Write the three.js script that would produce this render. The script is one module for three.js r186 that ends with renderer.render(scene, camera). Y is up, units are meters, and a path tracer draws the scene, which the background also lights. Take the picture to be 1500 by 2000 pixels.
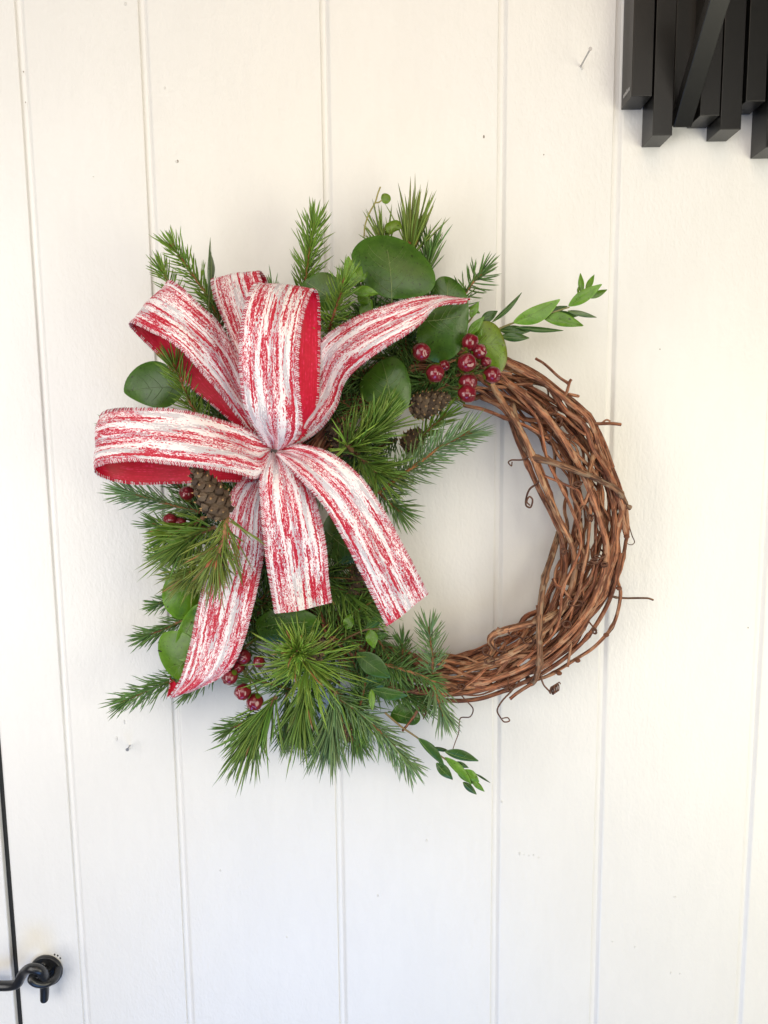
import * as THREE from 'three';
import { mergeGeometries } from 'three/addons/utils/BufferGeometryUtils.js';
import { RectAreaLightUniformsLib } from 'three/addons/lights/RectAreaLightUniformsLib.js';
import { RoundedBoxGeometry } from 'three/addons/geometries/RoundedBoxGeometry.js';
import { FontLoader } from 'three/addons/loaders/FontLoader.js';
import { TextGeometry } from 'three/addons/geometries/TextGeometry.js';

// ---------------------------------------------------------------- camera
const scene = new THREE.Scene();
const D = 0.75, EYE = 1.5, F = 1400;                       // metres to the wall, eye height, focal length in photo pixels
const camera = new THREE.PerspectiveCamera(2 * Math.atan(1000 / F) * 180 / Math.PI, 0.75, 0.05, 40);
const axZ = new THREE.Vector3(2, -170.4, 1400).normalize();              // the wall's normal seen in camera axes
const axY = new THREE.Vector3(-123, 11500, 1400).normalize();            // world up seen in camera axes
const axX = new THREE.Vector3().crossVectors(axY, axZ).normalize();
axY.crossVectors(axZ, axX);
const camM = new THREE.Matrix4().set(axX.x, axX.y, axX.z, 0, axY.x, axY.y, axY.z, 0, axZ.x, axZ.y, axZ.z, 0, 0, 0, 0, 1);
camera.quaternion.setFromRotationMatrix(camM);
camera.position.set(0, EYE, D);
scene.add(camera);
scene.background = new THREE.Color(0.02, 0.02, 0.022);

const renderer = new THREE.WebGLRenderer({ antialias: true });
renderer.setSize(768, 1024);
renderer.toneMapping = THREE.LinearToneMapping;
renderer.toneMappingExposure = 1.04;
renderer.shadowMap.enabled = true;

// ---------------------------------------------------------------- lights (all unseen, outside the frame, placed to shape the tones on the wall)
RectAreaLightUniformsLib.init();
const V3 = (x, y, z) => new THREE.Vector3(x, y, z);
function lamp(name, label, category, pos, target, w, h, color, intensity) {
  const g = new THREE.Group(); g.name = name; g.userData = { label, category };
  g.position.copy(pos); scene.add(g); g.lookAt(target);
  const fm = new THREE.MeshStandardMaterial({ color: 0xe8e6e0, roughness: 0.6 });
  const bars = [];
  for (const s of [-1, 1]) {
    bars.push(new THREE.BoxGeometry(w + 0.08, 0.04, 0.05).translate(0, s * (h / 2 + 0.02), 0));
    bars.push(new THREE.BoxGeometry(0.04, h, 0.05).translate(s * (w / 2 + 0.02), 0, 0));
  }
  const frame = new THREE.Mesh(mergeGeometries(bars), fm); frame.name = 'frame'; g.add(frame);
  const col = new THREE.Color().setRGB(...color);
  const pane = new THREE.Mesh(new THREE.BoxGeometry(w, h, 0.01), new THREE.MeshStandardMaterial({ color: 0x888888, emissive: col, emissiveIntensity: 0.6 }));
  pane.name = category === 'lamp' ? 'diffuser' : 'pane'; g.add(pane);
  const l = new THREE.RectAreaLight(col, intensity, w, h);
  l.position.copy(pos); scene.add(l); l.lookAt(target);
  l.position.addScaledVector(target.clone().sub(pos).normalize(), 0.012);
  l.name = name + '_light'; l.castShadow = true;
}
lamp('unseen_ceiling_lamp', 'unseen warm light overhead, out of view, placed to warm the upper wall', 'lamp', V3(0.1, 2.45, 0.9), V3(0.1, 1.6, 0), 0.6, 0.5, [1, 0.74, 0.5], 2);  // unseen overhead source, set to warm the top of the wall
lamp('window', 'unseen low blue light, standing in for the cool shade on the wall below the wreath', 'window', V3(-0.1, 0.35, 0.75), V3(-0.1, 0.95, 0), 0.7, 0.4, [0.14, 0.4, 1], 3.2);  // unseen blue source, stands in for the cool shade below the wreath
lamp('window_001', 'unseen warm light on the right, out of view, placed to brighten the right boards', 'window', V3(1.0, 1.08, 1.05), V3(0.4, 1.2, 0), 0.7, 1.2, [1, 0.95, 0.76], 4.4);  // unseen source on the right, set to brighten and warm the boards there
lamp('window_002', 'unseen neutral light on the left, out of view, placed to light the left boards', 'window', V3(-1.0, 1.38, 0.9), V3(-0.4, 1.38, 0), 0.6, 1.2, [1, 0.97, 0.94], 3.7);  // unseen source on the left, set to light the boards and joint edges
lamp('window_003', 'unseen wide light facing the wall, out of view, placed to soften the shadows', 'window', V3(0, 2.05, 1.9), V3(0, 1.6, 0), 1.8, 1.0, [1, 0.94, 0.86], 2.5);  // unseen broad frontal source, set to soften shadows round the wreath

// ---------------------------------------------------------------- helpers
function rng(seed) { let a = seed >>> 0; return () => { a = (a + 0x6D2B79F5) | 0; let t = Math.imul(a ^ (a >>> 15), 1 | a); t = (t + Math.imul(t ^ (t >>> 7), 61 | t)) ^ t; return ((t ^ (t >>> 14)) >>> 0) / 4294967296; }; }
// a photo pixel and a distance from the wall -> a point
function P(px, py, z = 0) {
  const x = px - 750, y = 1000 - py, w = -F;
  const dx = x * axX.x + y * axX.y + w * axX.z, dy = x * axY.x + y * axY.y + w * axY.z, dz = x * axZ.x + y * axZ.y + w * axZ.z;
  const t = (z - D) / dz;
  return V3(dx * t, EYE + dy * t, z);
}
const PX = (z) => (D - z) / F;                              // metres per photo pixel at that distance from the wall
const lerp = (a, b, t) => a + (b - a) * t, clamp = (x, a, b) => Math.min(b, Math.max(a, x));
const smooth = (a, b, x) => { const t = clamp((x - a) / (b - a), 0, 1); return t * t * (3 - 2 * t); };
const taken = new Map();
function numbered(n) { const k = taken.get(n) || 0; taken.set(n, k + 1); return k ? n + '_' + String(k).padStart(3, '0') : n; }
numbered('window'); numbered('window'); numbered('window'); numbered('window'); numbered('unseen_ceiling_lamp');
function thing(name, label, category, base, group) {
  const g = new THREE.Group(); g.name = numbered(name); g.position.copy(base); g.userData = { label, category };
  if (group) g.userData.group = group;
  scene.add(g); return g;
}
// geometry is in world coordinates; it becomes a mesh under parent (thing or part)
function part(parent, name, geo, mat, extra) {
  const off = V3(0, 0, 0); for (let p = parent; p && p !== scene; p = p.parent) off.add(p.position);
  geo.translate(-off.x, -off.y, -off.z);
  const m = new THREE.Mesh(geo, mat); m.name = name; m.castShadow = m.receiveShadow = true;
  if (extra) Object.assign(m.userData, extra);
  parent.add(m); return m;
}
const rgb = (r, g, b) => new THREE.Color().setRGB(r, g, b);
const srgb = (r, g, b) => new THREE.Color(`rgb(${r},${g},${b})`);
// periodic value noise
function hash(ix, iy, s) { let h = Math.imul(ix, 374761393) ^ Math.imul(iy, 668265263) ^ Math.imul(s, 1274126177); h = Math.imul(h ^ (h >>> 13), 1274126177); return ((h ^ (h >>> 16)) >>> 0) / 4294967296; }
function vn(u, v, cx, cy, s) {                              // u, v in 0..1, cx by cy cells, tiles
  const x = u * cx, y = v * cy, x0 = Math.floor(x), y0 = Math.floor(y), fx = x - x0, fy = y - y0;
  const a = fx * fx * (3 - 2 * fx), b = fy * fy * (3 - 2 * fy), m = (i, n) => ((i % n) + n) % n;
  const X0 = m(x0, cx), X1 = m(x0 + 1, cx), Y0 = m(y0, cy), Y1 = m(y0 + 1, cy);
  return lerp(lerp(hash(X0, Y0, s), hash(X1, Y0, s), a), lerp(hash(X0, Y1, s), hash(X1, Y1, s), a), b);
}
function dataTex(w, h, fn, color) {
  const d = new Uint8Array(w * h * 4);
  for (let y = 0; y < h; y++) for (let x = 0; x < w; x++) {
    const c = fn((x + 0.5) / w, (y + 0.5) / h), i = (y * w + x) * 4;
    if (typeof c === 'number') { d[i] = d[i + 1] = d[i + 2] = clamp(c, 0, 1) * 255; } else { d[i] = clamp(c[0], 0, 255); d[i + 1] = clamp(c[1], 0, 255); d[i + 2] = clamp(c[2], 0, 255); }
    d[i + 3] = 255;
  }
  const t = new THREE.DataTexture(d, w, h); t.wrapS = t.wrapT = THREE.RepeatWrapping; t.magFilter = THREE.LinearFilter; t.minFilter = THREE.LinearMipmapLinearFilter; t.generateMipmaps = true;
  if (color) t.colorSpace = THREE.SRGBColorSpace;
  t.needsUpdate = true; return t;
}
// growing list of vertices with normals, colours and uv
class Soup {
  constructor() { this.p = []; this.n = []; this.c = []; this.u = []; this.i = []; }
  get count() { return this.p.length / 3; }
  v(p, n, c, u = 0, w = 0) { this.p.push(p.x, p.y, p.z); this.n.push(n.x, n.y, n.z); if (c) this.c.push(c.r, c.g, c.b); else this.c.push(1, 1, 1); this.u.push(u, w); return this.count - 1; }
  tri(a, b, c) { this.i.push(a, b, c); }
  geo(recompute) {
    const g = new THREE.BufferGeometry();
    g.setAttribute('position', new THREE.Float32BufferAttribute(this.p, 3)); g.setAttribute('normal', new THREE.Float32BufferAttribute(this.n, 3));
    g.setAttribute('color', new THREE.Float32BufferAttribute(this.c, 3)); g.setAttribute('uv', new THREE.Float32BufferAttribute(this.u, 2));
    g.setIndex(this.i); if (recompute) g.computeVertexNormals(); return g;
  }
}
function frameOf(t) { const a = Math.abs(t.y) < 0.9 ? V3(0, 1, 0) : V3(1, 0, 0); const u = V3().crossVectors(t, a).normalize(); return [u, V3().crossVectors(t, u).normalize()]; }
// tube along points with a radius function; uv: u around, v along in metres
function tube(soup, pts, radius, { seg = 24, sides = 7, color = null, closedEnds = true, wob = 0, seed = 1, tension } = {}) {
  const c = pts.getPoint ? pts : new THREE.CatmullRomCurve3(pts, false, 'centripetal'); const r = rng(seed);
  const N = seg, P0 = []; for (let i = 0; i <= N; i++) P0.push(c.getPoint(i / N));
  let t = V3().subVectors(P0[1], P0[0]).normalize(), [u] = frameOf(t), len = 0, rings = [];
  for (let i = 0; i <= N; i++) {
    const t2 = V3().subVectors(P0[Math.min(N, i + 1)], P0[Math.max(0, i - 1)]).normalize();
    u = u.clone().addScaledVector(t2, -u.dot(t2)).normalize(); const w = V3().crossVectors(t2, u);
    if (i) len += P0[i].distanceTo(P0[i - 1]);
    const R = typeof radius === 'function' ? radius(i / N, len) : radius, ring = [];
    for (let k = 0; k <= sides; k++) {
      const a = k / sides * Math.PI * 2, n = u.clone().multiplyScalar(Math.cos(a)).addScaledVector(w, Math.sin(a));
      const col = typeof color === 'function' ? color(i / N, k, len) : color;
      ring.push(soup.v(P0[i].clone().addScaledVector(n, R * (1 + wob * Math.sin(a * 3 + i * 0.7 + seed))), n, col, k / sides, len));
    }
    rings.push(ring);
    if (i) for (let k = 0; k < sides; k++) { const A = rings[i - 1], B = ring; soup.tri(A[k], A[k + 1], B[k]); soup.tri(B[k], A[k + 1], B[k + 1]); }
  }
  if (closedEnds) for (const e of [0, N]) {
    const n = V3().subVectors(P0[e ? N : 0], P0[e ? N - 1 : 1]).normalize(); const cI = soup.v(P0[e].clone().addScaledVector(n, 0.0003), n, typeof color === 'function' ? color(e / N, 0, len) : color, 0.5, len);
    for (let k = 0; k < sides; k++) e ? soup.tri(rings[e][k], rings[e][k + 1], cI) : soup.tri(rings[0][k + 1], rings[0][k], cI);
  }
  return len;
}

// ---------------------------------------------------------------- the panelled wall
const wallBump = dataTex(1024, 1024, (u, v) => 0.34 * vn(u, v, 150, 85, 1) + 0.28 * vn(u, v, 84, 42, 2) + 0.15 * vn(u, v, 300, 150, 3) + 0.13 * vn(u, v, 28, 12, 4) + 0.14 * vn(u, v, 90, 3, 5));
const wallTint = dataTex(256, 512, (u, v) => { const k = 0.6 * vn(u, v, 5, 3, 11) + 0.4 * vn(u, v, 40, 9, 12); return [244 + 5 * k, 243 + 5 * k, 240 + 5 * k]; }, true);
const wallMat = new THREE.MeshPhysicalMaterial({ color: rgb(0.86, 0.855, 0.845), map: wallTint, roughness: 0.36, bumpMap: wallBump, bumpScale: 0.00036 });
const wall = new THREE.Group(); wall.name = 'wall'; wall.userData = { kind: 'structure', label: 'white painted wall of vertical boards with recessed joints' }; scene.add(wall);
const YB = P(750, 2000).y - 0.25, YT = P(750, 0).y + 0.25;
const gapX = P(25, 1780).x;
const joints = [gapX, P(103, 1000).x, P(325, 1000).x, P(652, 1000).x, P(974, 1000).x, P(1186, 1000).x, P(1496, 1000).x, P(1496, 1000).x + 0.175, P(1496, 1000).x + 0.33];
for (let i = 0; i < joints.length - 1; i++) {
  const a = joints[i], b = joints[i + 1], s = new THREE.Shape(), g = 0.0042, d = 0.0028, back = -0.019;
  const la = i === 0 ? a : a + 0.0008;
  s.moveTo(la, back); s.lineTo(la, -d);
  if (i === 0) { s.lineTo(a, -0.0025); s.quadraticCurveTo(a + 0.0004, -0.0003, a + 0.004, 0); }
  else { s.lineTo(a + 0.0012, -d); s.lineTo(a + 0.0042, -0.0005); s.quadraticCurveTo(a + 0.005, 0, a + 0.0064, 0); }
  s.lineTo(b - g - 0.0012, 0); s.quadraticCurveTo(b - g, 0, b - g, -0.0012); s.lineTo(b - g + 0.0002, -d); s.lineTo(b + 0.0007, -d); s.lineTo(b + 0.0007, back); s.closePath();
  const geo = new THREE.ExtrudeGeometry(s, { depth: YT - YB, bevelEnabled: false, curveSegments: 5 });
  geo.rotateX(-Math.PI / 2);                                // shape y -> -z ; depth -> y
  geo.scale(1, 1, -1); { const ix = geo.index; if (ix) { const arr = ix.array; for (let k = 0; k < arr.length; k += 3) { const t = arr[k]; arr[k] = arr[k + 1]; arr[k + 1] = t; } } else { for (const nm of ['position', 'normal', 'uv']) { const at = geo.attributes[nm], n = at.itemSize, A = at.array; for (let k = 0; k < A.length; k += 3 * n) for (let q = 0; q < n; q++) { const t = A[k + q]; A[k + q] = A[k + n + q]; A[k + n + q] = t; } } } }
  geo.translate(0, YB, 0); geo.computeVertexNormals();
  const p = geo.attributes.position, uv = geo.attributes.uv;
  for (let k = 0; k < p.count; k++) uv.setXY(k, (p.getX(k) + i * 0.071) / 0.25, (p.getY(k) + i * 0.137) / 0.25);
  part(wall, numbered('plank'), geo, wallMat);
}
{ // paint runs, filled nail holes and specks standing on the boards
  const r = rng(5), hole = new THREE.MeshStandardMaterial({ color: srgb(140, 132, 122), roughness: 0.9 });
  const lumps = [[1015, 1667, 5, 7], [1024, 1669, 3, 3], [1033, 1671, 4, 3], [1042, 1670, 3, 4], [1052, 1675, 4, 3], [738, 1749, 3, 5], [833, 1642, 4, 6], [1318, 1752, 5, 4], [980, 1566, 3, 5], [228, 1443, 4, 9], [243, 1410, 3, 8], [254, 1462, 5, 4], [1137, 134, 4, 4], [245, 8, 5, 5], [322, 172, 3, 4], [1310, 1900, 3, 5], [1328, 1902, 3, 3], [1196, 1839, 3, 3], [345, 316, 4, 4], [182, 345, 3, 2], [860, 700, 3, 3], [1240, 1850, 3, 4], [430, 1700, 3, 5], [560, 1830, 3, 4]];
  for (const [x, y, w, h] of lumps) {
    const g = new THREE.SphereGeometry(1, 10, 8), q = g.attributes.position; for (let k = 0; k < q.count; k++) { const f = 0.8 + 0.4 * hash(k % 10, Math.floor(k / 10), x); q.setXYZ(k, q.getX(k) * w * 0.0003 * f, q.getY(k) * h * 0.0003 * f, q.getZ(k) * 0.0006); }
    g.computeVertexNormals(); const c = P(x, y); g.translate(c.x, c.y, 0); part(wall, numbered('paint_lump'), g, wallMat);
  }
  for (const [x, y, w] of [[347, 315, 1.4], [945, 267, 1.4], [1062, 302, 0.9], [1461, 1226, 0.9], [1289, 682, 0.9], [46, 140, 0.8], [50, 200, 0.7]]) {
    const c = P(x, y), g = new THREE.CylinderGeometry(w * 0.00055, w * 0.0007, 0.0004, 7).rotateX(Math.PI / 2).scale(1, 1 + r(), 1).translate(c.x, c.y, 0.0001); part(wall, numbered('speck'), g, hole);
  }
}
{ // door edge and the dark gap beside the boards
  const d = thing('door', 'white painted door edge beside the dark gap', 'door', V3(gapX - 0.1, YB, 0));
  const w = 0.3, x1 = P(11.5, 1780).x;
  const g = new RoundedBoxGeometry(w, YT - YB, 0.03, 3, 0.002); g.translate(x1 - w / 2, (YT + YB) / 2, -0.016);
  const uv = g.attributes.uv, p = g.attributes.position; for (let k = 0; k < p.count; k++) uv.setXY(k, p.getX(k) / 0.25, p.getY(k) / 0.25);
  part(d, 'door_leaf', g, wallMat);
  const rub = new THREE.MeshStandardMaterial({ color: rgb(0.016, 0.016, 0.014), roughness: 0.7 });
  part(d, 'weather_strip', new THREE.BoxGeometry(gapX - x1 - 0.0004, YT - YB, 0.012).translate((gapX + x1) / 2, (YT + YB) / 2, -0.013), rub);
}

// ---------------------------------------------------------------- coat rack
{
  const base = P(1340, 250); base.z = 0;
  const rack = thing('coat_rack', 'black wall coat rack of uneven upright bars with one hook folded out', 'coat rack', base);
  const blk = new THREE.MeshPhysicalMaterial({ color: rgb(0.0065, 0.0064, 0.006), roughness: 0.32, bumpMap: wallBump, bumpScale: 0.00004 });
  const zf = 0.0303, top = P(1340, -160, zf).y;
  const bar = (xa, xb, yb, z1 = zf, z0 = 0.0005, nm = 'bar') => {
    const a = P(xa, yb, z1), b = P(xb, yb, z1), w = b.x - a.x, h = top - a.y;
    const g = new RoundedBoxGeometry(w - 0.0002, h, z1 - z0, 2, 0.0006); g.translate((a.x + b.x) / 2, a.y + h / 2, (z0 + z1) / 2); return part(rack, nm, g, blk);
  };
  bar(1233, 1274, 188); bar(1274.4, 1313, 264.5); bar(1367, 1406, 226); bar(1406.4, 1447.5, 253); bar(1456.5, 1495.5, 198); bar(1495.9, 1537, 288); bar(1540, 1580, 215);
  bar(1314, 1366, 236, 0.012, 0.0005, 'back_plate'); bar(1448, 1456, 215, 0.012, 0.0005, 'back_plate');
  { // the hook tilted out of its slot, hinged at its foot
    const a = P(1316, 240, 0.024), b = P(1352, 240, 0.024), w = b.x - a.x, L = 0.15;
    const g = new RoundedBoxGeometry(w, L, 0.011, 2, 0.0008); g.translate(0, L / 2, 0); g.rotateX(0.757); g.translate((a.x + b.x) / 2, a.y, 0.0185); part(rack, 'hook', g, blk);
  }
  const font = await new FontLoader().loadAsync('fonts/droid/droid_sans_bold.typeface.json');
  const tx = new TextGeometry('umbra', { font, size: 0.0042, depth: 0.0002, curveSegments: 3 }); tx.computeBoundingBox();
  const e = P(1233, 188, zf);
  tx.rotateY(-Math.PI / 2);                                 // on the left face, reading from the wall outwards
  tx.computeBoundingBox(); const bb = tx.boundingBox;
  tx.translate(e.x - 0.0002 - bb.min.x - 0.0001, e.y + 0.0075 - bb.min.y, 0.0165 - (bb.min.z + bb.max.z) / 2);
  part(rack, 'lettering', tx, new THREE.MeshStandardMaterial({ color: rgb(0.5, 0.49, 0.47), roughness: 0.5 }));
}
// ---------------------------------------------------------------- nails
const steel = new THREE.MeshStandardMaterial({ color: rgb(0.45, 0.45, 0.46), roughness: 0.4, metalness: 0.9 });
function nail(label, x, y, l, tilt) {
  const b = P(x, y), g = thing('nail', label, 'nail', b);
  const s = new Soup(), e = b.clone().add(V3(tilt[0], tilt[1], l)), a = b.clone(); a.z = -0.004; tube(s, [a, b.clone().lerp(e, 0.5), e], 0.00085, { seg: 4, sides: 8 }); part(g, 'shank', s.geo(), steel);
  const h = new THREE.CylinderGeometry(0.0018, 0.0014, 0.0011, 12); h.applyQuaternion(new THREE.Quaternion().setFromUnitVectors(V3(0, 1, 0), V3(tilt[0], tilt[1], l).normalize())); h.translate(e.x, e.y, e.z); part(g, 'head', h, steel);
}
nail('long thin nail sticking out beside the black coat rack', 1134, 130, 0.033, [0, 0]);
nail('short nail low on the wall under the drooping spruce', 253, 1456, 0.012, [0.002, 0.001]);

// ---------------------------------------------------------------- door hook and eye
{
  const iron = new THREE.MeshPhysicalMaterial({ color: rgb(0.014, 0.015, 0.018), roughness: 0.34, clearcoat: 0.25, clearcoatRoughness: 0.35 });
  const c = P(92, 1893); const eye = thing('latch_eye', 'round black eye plate screwed to the white board', 'latch', c);
  const pl = new THREE.LatheGeometry([[0, 0.0001], [0.0178, 0.0001], [0.0186, 0.001], [0.0184, 0.0036], [0.0172, 0.0052], [0.006, 0.0062], [0, 0.0063]].map(([a, b]) => new THREE.Vector2(a, b)), 48).rotateX(Math.PI / 2).translate(c.x, c.y, 0); part(eye, 'plate', pl, iron);
  for (const dy of [0.0105, -0.0105]) {
    const sc = new THREE.LatheGeometry([[0, 0.0016], [0.0011, 0.0017], [0.0014, 0.0026], [0.0024, 0.0024], [0.0032, 0.0014], [0.0033, 0]].map(([a, b]) => new THREE.Vector2(a, b)), 20).rotateX(Math.PI / 2).translate(c.x - 0.001, c.y + dy, 0.0051); part(eye, 'screw', sc, steel.clone()).material.color.setRGB(0.09, 0.09, 0.095);
  }
  const s = new Soup();                                      // the eye: a ring that stands out of the plate and leans down
  tube(s, [[113, 1890, 0.003], [110, 1906, 0.012], [100, 1917, 0.02], [84, 1922, 0.026], [68, 1919, 0.03], [61, 1912, 0.03], [66, 1904, 0.026], [80, 1901, 0.018], [92, 1896, 0.009], [98, 1891, 0.003]].map((a) => P(...a)), 0.0041, { seg: 60, sides: 12 }); part(eye, 'ring', s.geo(), iron);
  const h = thing('door_hook', 'bent black iron hook reaching from the door into the eye plate', 'hook', P(29, 1925, 0.02));
  const t = new Soup(), q = (x, y, z) => P(x, y, z);
  tube(t, [q(-80, 1925, 0.014), q(-20, 1925, 0.016), q(20, 1925, 0.018), q(34, 1921, 0.02), q(41, 1908, 0.022), q(49, 1897, 0.025), q(62, 1891, 0.031), q(76, 1894, 0.031), q(85, 1903, 0.026), q(87, 1920, 0.018), q(87, 1942, 0.015), q(86.5, 1956, 0.014)], (u) => u > 0.975 ? 0.0044 * Math.sqrt(Math.max(0.04, 1 - ((u - 0.975) / 0.025) ** 2)) : u > 0.8 ? lerp(0.0052, 0.0044, (u - 0.8) / 0.175) : 0.0052, { seg: 80, sides: 14 });
  part(h, 'rod', t.geo(), iron);
  // chipped paint round the plate
  const chip = new THREE.MeshStandardMaterial({ color: srgb(40, 36, 34), roughness: 0.9 });
  for (const [x, y] of [[107, 1864], [113, 1866], [118, 1871]]) { const k = P(x, y); part(eye, 'flake', new THREE.OctahedronGeometry(0.0011).scale(1, 1.4, 0.5).translate(k.x, k.y, 0.0004), chip); }
}

// ---------------------------------------------------------------- grapevine ring
const barkMap = dataTex(128, 1024, (u, v) => {
  const f = 0.45 * vn(u, v, 22, 14, 21) + 0.3 * vn(u, v, 48, 60, 22) + 0.25 * vn(u, v, 6, 10, 23), k = smooth(0.25, 0.75, f), m = smooth(0.58, 0.72, vn(u, v, 7, 34, 24) + 0.3 * (vn(u, v, 30, 50, 25) - 0.5)), crackk = smooth(0.74, 0.86, vn(u, v, 30, 26, 26));
  return [lerp(lerp(104, 196, k), 182, m * 0.75) * (1 - 0.45 * crackk), lerp(lerp(70, 146, k), 158, m * 0.75) * (1 - 0.5 * crackk), lerp(lerp(52, 112, k), 134, m * 0.75) * (1 - 0.5 * crackk)];
}, true);
barkMap.repeat.set(1, 5);
const barkBump = dataTex(128, 512, (u, v) => 0.6 * vn(u, v, 26, 12, 31) + 0.4 * vn(u, v, 50, 70, 32)); barkBump.repeat.set(1, 5);
const vineMats = [[1.0, 0.86, 0.76], [0.86, 0.68, 0.58], [0.72, 0.53, 0.45], [1.0, 0.96, 0.86], [1.0, 0.76, 0.63]].map((c) => new THREE.MeshStandardMaterial({ color: rgb(c[0] * 0.98, c[1] * 0.92, c[2] * 0.88), map: barkMap, bumpMap: barkBump, bumpScale: 0.0006, roughness: 0.75 }));
const tendrilMat = new THREE.MeshStandardMaterial({ color: rgb(0.36, 0.26, 0.22), map: barkMap, roughness: 0.7 });
const greyVine = new THREE.MeshStandardMaterial({ color: rgb(0.62, 0.6, 0.55), map: barkMap, bumpMap: barkBump, bumpScale: 0.0006, roughness: 0.8 });
const RC = P(860, 1030, 0.034); RC.z = 0.034; const RR = 303 * PX(0.034);
const ringBase = V3(RC.x, RC.y - RR, 0);
const ring = thing('grapevine_ring', 'brown twisted grapevine ring carrying the greenery on its other half', 'wreath ring', ringBase);
{
  const r = rng(77);
  const nodeR = (r0, len0) => { const ph = r() * 0.09, sp = 0.075 + r() * 0.04, tp = r() * 0.25; return (t, len) => { const k = ((len + ph) % sp) / sp, d = Math.min(k, 1 - k) * sp; return r0 * (1 - tp * t) * (1 + 0.36 * Math.exp(-d * d / 0.000012)) ; }; };
  const N = 42;
  for (let k = 0; k < N; k++) {
    const th0 = r() * Math.PI * 2, span = (k < 22 ? 1.1 : 0.6) * Math.PI * 2 * (0.75 + r() * 0.25), big = k < 14;
    const ph0 = r() * Math.PI * 2, tw = (r() < 0.5 ? -1 : 1) * (0.5 + r() * 1.3), rho0 = 0.3 + 0.7 * Math.sqrt(r()), w1 = r() * 6, w2 = r() * 6, f1 = 2 + r() * 3, f2 = 5 + r() * 4, pts = [], n = 40;
    for (let i = 0; i <= n; i++) {
      const t = i / n, th = th0 + span * t, ph = ph0 + tw * th + 0.5 * Math.sin(f1 * th + w1), rho = clamp(rho0 + 0.25 * Math.sin(th * f1 * 0.7 + w2), 0.05, 1);
      const kink = 0.0022 * Math.sin(th * f2 * 2.3 + w2) + 0.0016 * Math.sin(th * 23 + w1), flat = 0.84 + 0.16 * Math.cos(th - 0.2);
      const rr = RR + 0.0272 * flat * rho * Math.cos(ph) + kink, z = RC.z + 0.021 * rho * Math.sin(ph) + 0.0012 * Math.sin(th * 17 + w1);
      pts.push(V3(RC.x + rr * Math.cos(th), RC.y + rr * Math.sin(th), clamp(z, 0.008, 0.06)));
    }
    const s = new Soup(); tube(s, pts, nodeR(big ? 0.0019 + r() * 0.0011 : 0.0009 + r() * 0.0010, 0), { seg: 190, sides: big ? 9 : 7, wob: 0.05, seed: k + 3 });
    part(ring, 'vine', s.geo(), vineMats[Math.floor(r() * vineMats.length)]);
  }
  // vines and twigs that can be followed one by one
  const q = (a) => a.map(([x, y, z]) => P(x, y, z));
  const vine = (pts, rad, mat, name = 'vine', seg = 48) => { const s = new Soup(); tube(s, q(pts), typeof rad === 'number' ? nodeR(rad, 0) : rad, { seg, sides: 9, wob: 0.04, seed: Math.floor(pts[0][0]) }); part(ring, name, s.geo(), mat); };
  vine([[1000, 790, 0.045], [1020, 860, 0.056], [1037, 889, 0.063], [1085, 905, 0.066], [1140, 925, 0.066], [1182, 943, 0.063], [1206, 958, 0.055], [1219, 978, 0.045], [1222, 993, 0.036], [1210, 1012, 0.022]], 0.0033, greyVine, 'wrapping_vine', 70);
  vine([[1219, 986, 0.042], [1231, 992, 0.04]], 0.0022, greyVine, 'twig_stub', 6);
  vine([[1092, 1040, 0.03], [1078, 1085, 0.048], [1064, 1130, 0.06], [1056, 1180, 0.066], [1053, 1240, 0.068], [1054, 1290, 0.066], [1046, 1325, 0.056], [1035, 1335, 0.035], [1030, 1322, 0.018]], 0.0034, greyVine, 'wrapping_vine', 70);
  vine([[1090, 1195, 0.05], [1050, 1214, 0.06], [1010, 1224, 0.06], [978, 1233, 0.058], [963, 1240, 0.056], [957, 1250, 0.054], [964, 1264, 0.05], [955, 1280, 0.045], [920, 1300, 0.042]], 0.0036, vineMats[3], 'bent_vine', 70);
  vine([[968, 1236, 0.057], [974, 1226, 0.058]], 0.0016, vineMats[2], 'twig_stub', 5);
  vine([[1050, 1182, 0.045], [1053, 1210, 0.05]], 0.0019, vineMats[4], 'twig_stub', 6);
  vine([[1223, 990, 0.04], [1226, 1040, 0.04], [1222, 1060, 0.04], [1213, 1110, 0.04], [1206, 1130, 0.04], [1212, 1160, 0.036], [1200, 1215, 0.034], [1184, 1240, 0.034], [1155, 1268, 0.034], [1120, 1290, 0.036], [1070, 1320, 0.036], [1020, 1335, 0.034]], 0.0019, vineMats[0], 'vine', 90);
  vine([[985, 708, 0.05], [1030, 730, 0.056], [1060, 745, 0.056], [1110, 785, 0.056], [1150, 820, 0.052], [1172, 880, 0.05], [1195, 930, 0.046], [1210, 980, 0.044], [1223, 1048, 0.04]], 0.0025, vineMats[0], 'vine', 90);
  vine([[960, 752, 0.055], [985, 790, 0.062], [1022, 850, 0.064], [1055, 930, 0.062], [1090, 1010, 0.06], [1120, 1075, 0.056], [1118, 1140, 0.054], [1085, 1210, 0.056], [1010, 1270, 0.056], [930, 1300, 0.05], [880, 1312, 0.046]], 0.0031, vineMats[3], 'vine', 110);
  vine([[975, 735, 0.045], [1040, 785, 0.062], [1095, 850, 0.064], [1140, 930, 0.06], [1170, 1010, 0.058], [1185, 1080, 0.056], [1165, 1160, 0.058], [1110, 1240, 0.06], [1030, 1300, 0.058], [930, 1335, 0.05], [880, 1345, 0.045]], 0.0031, vineMats[0], 'vine', 110);
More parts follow.
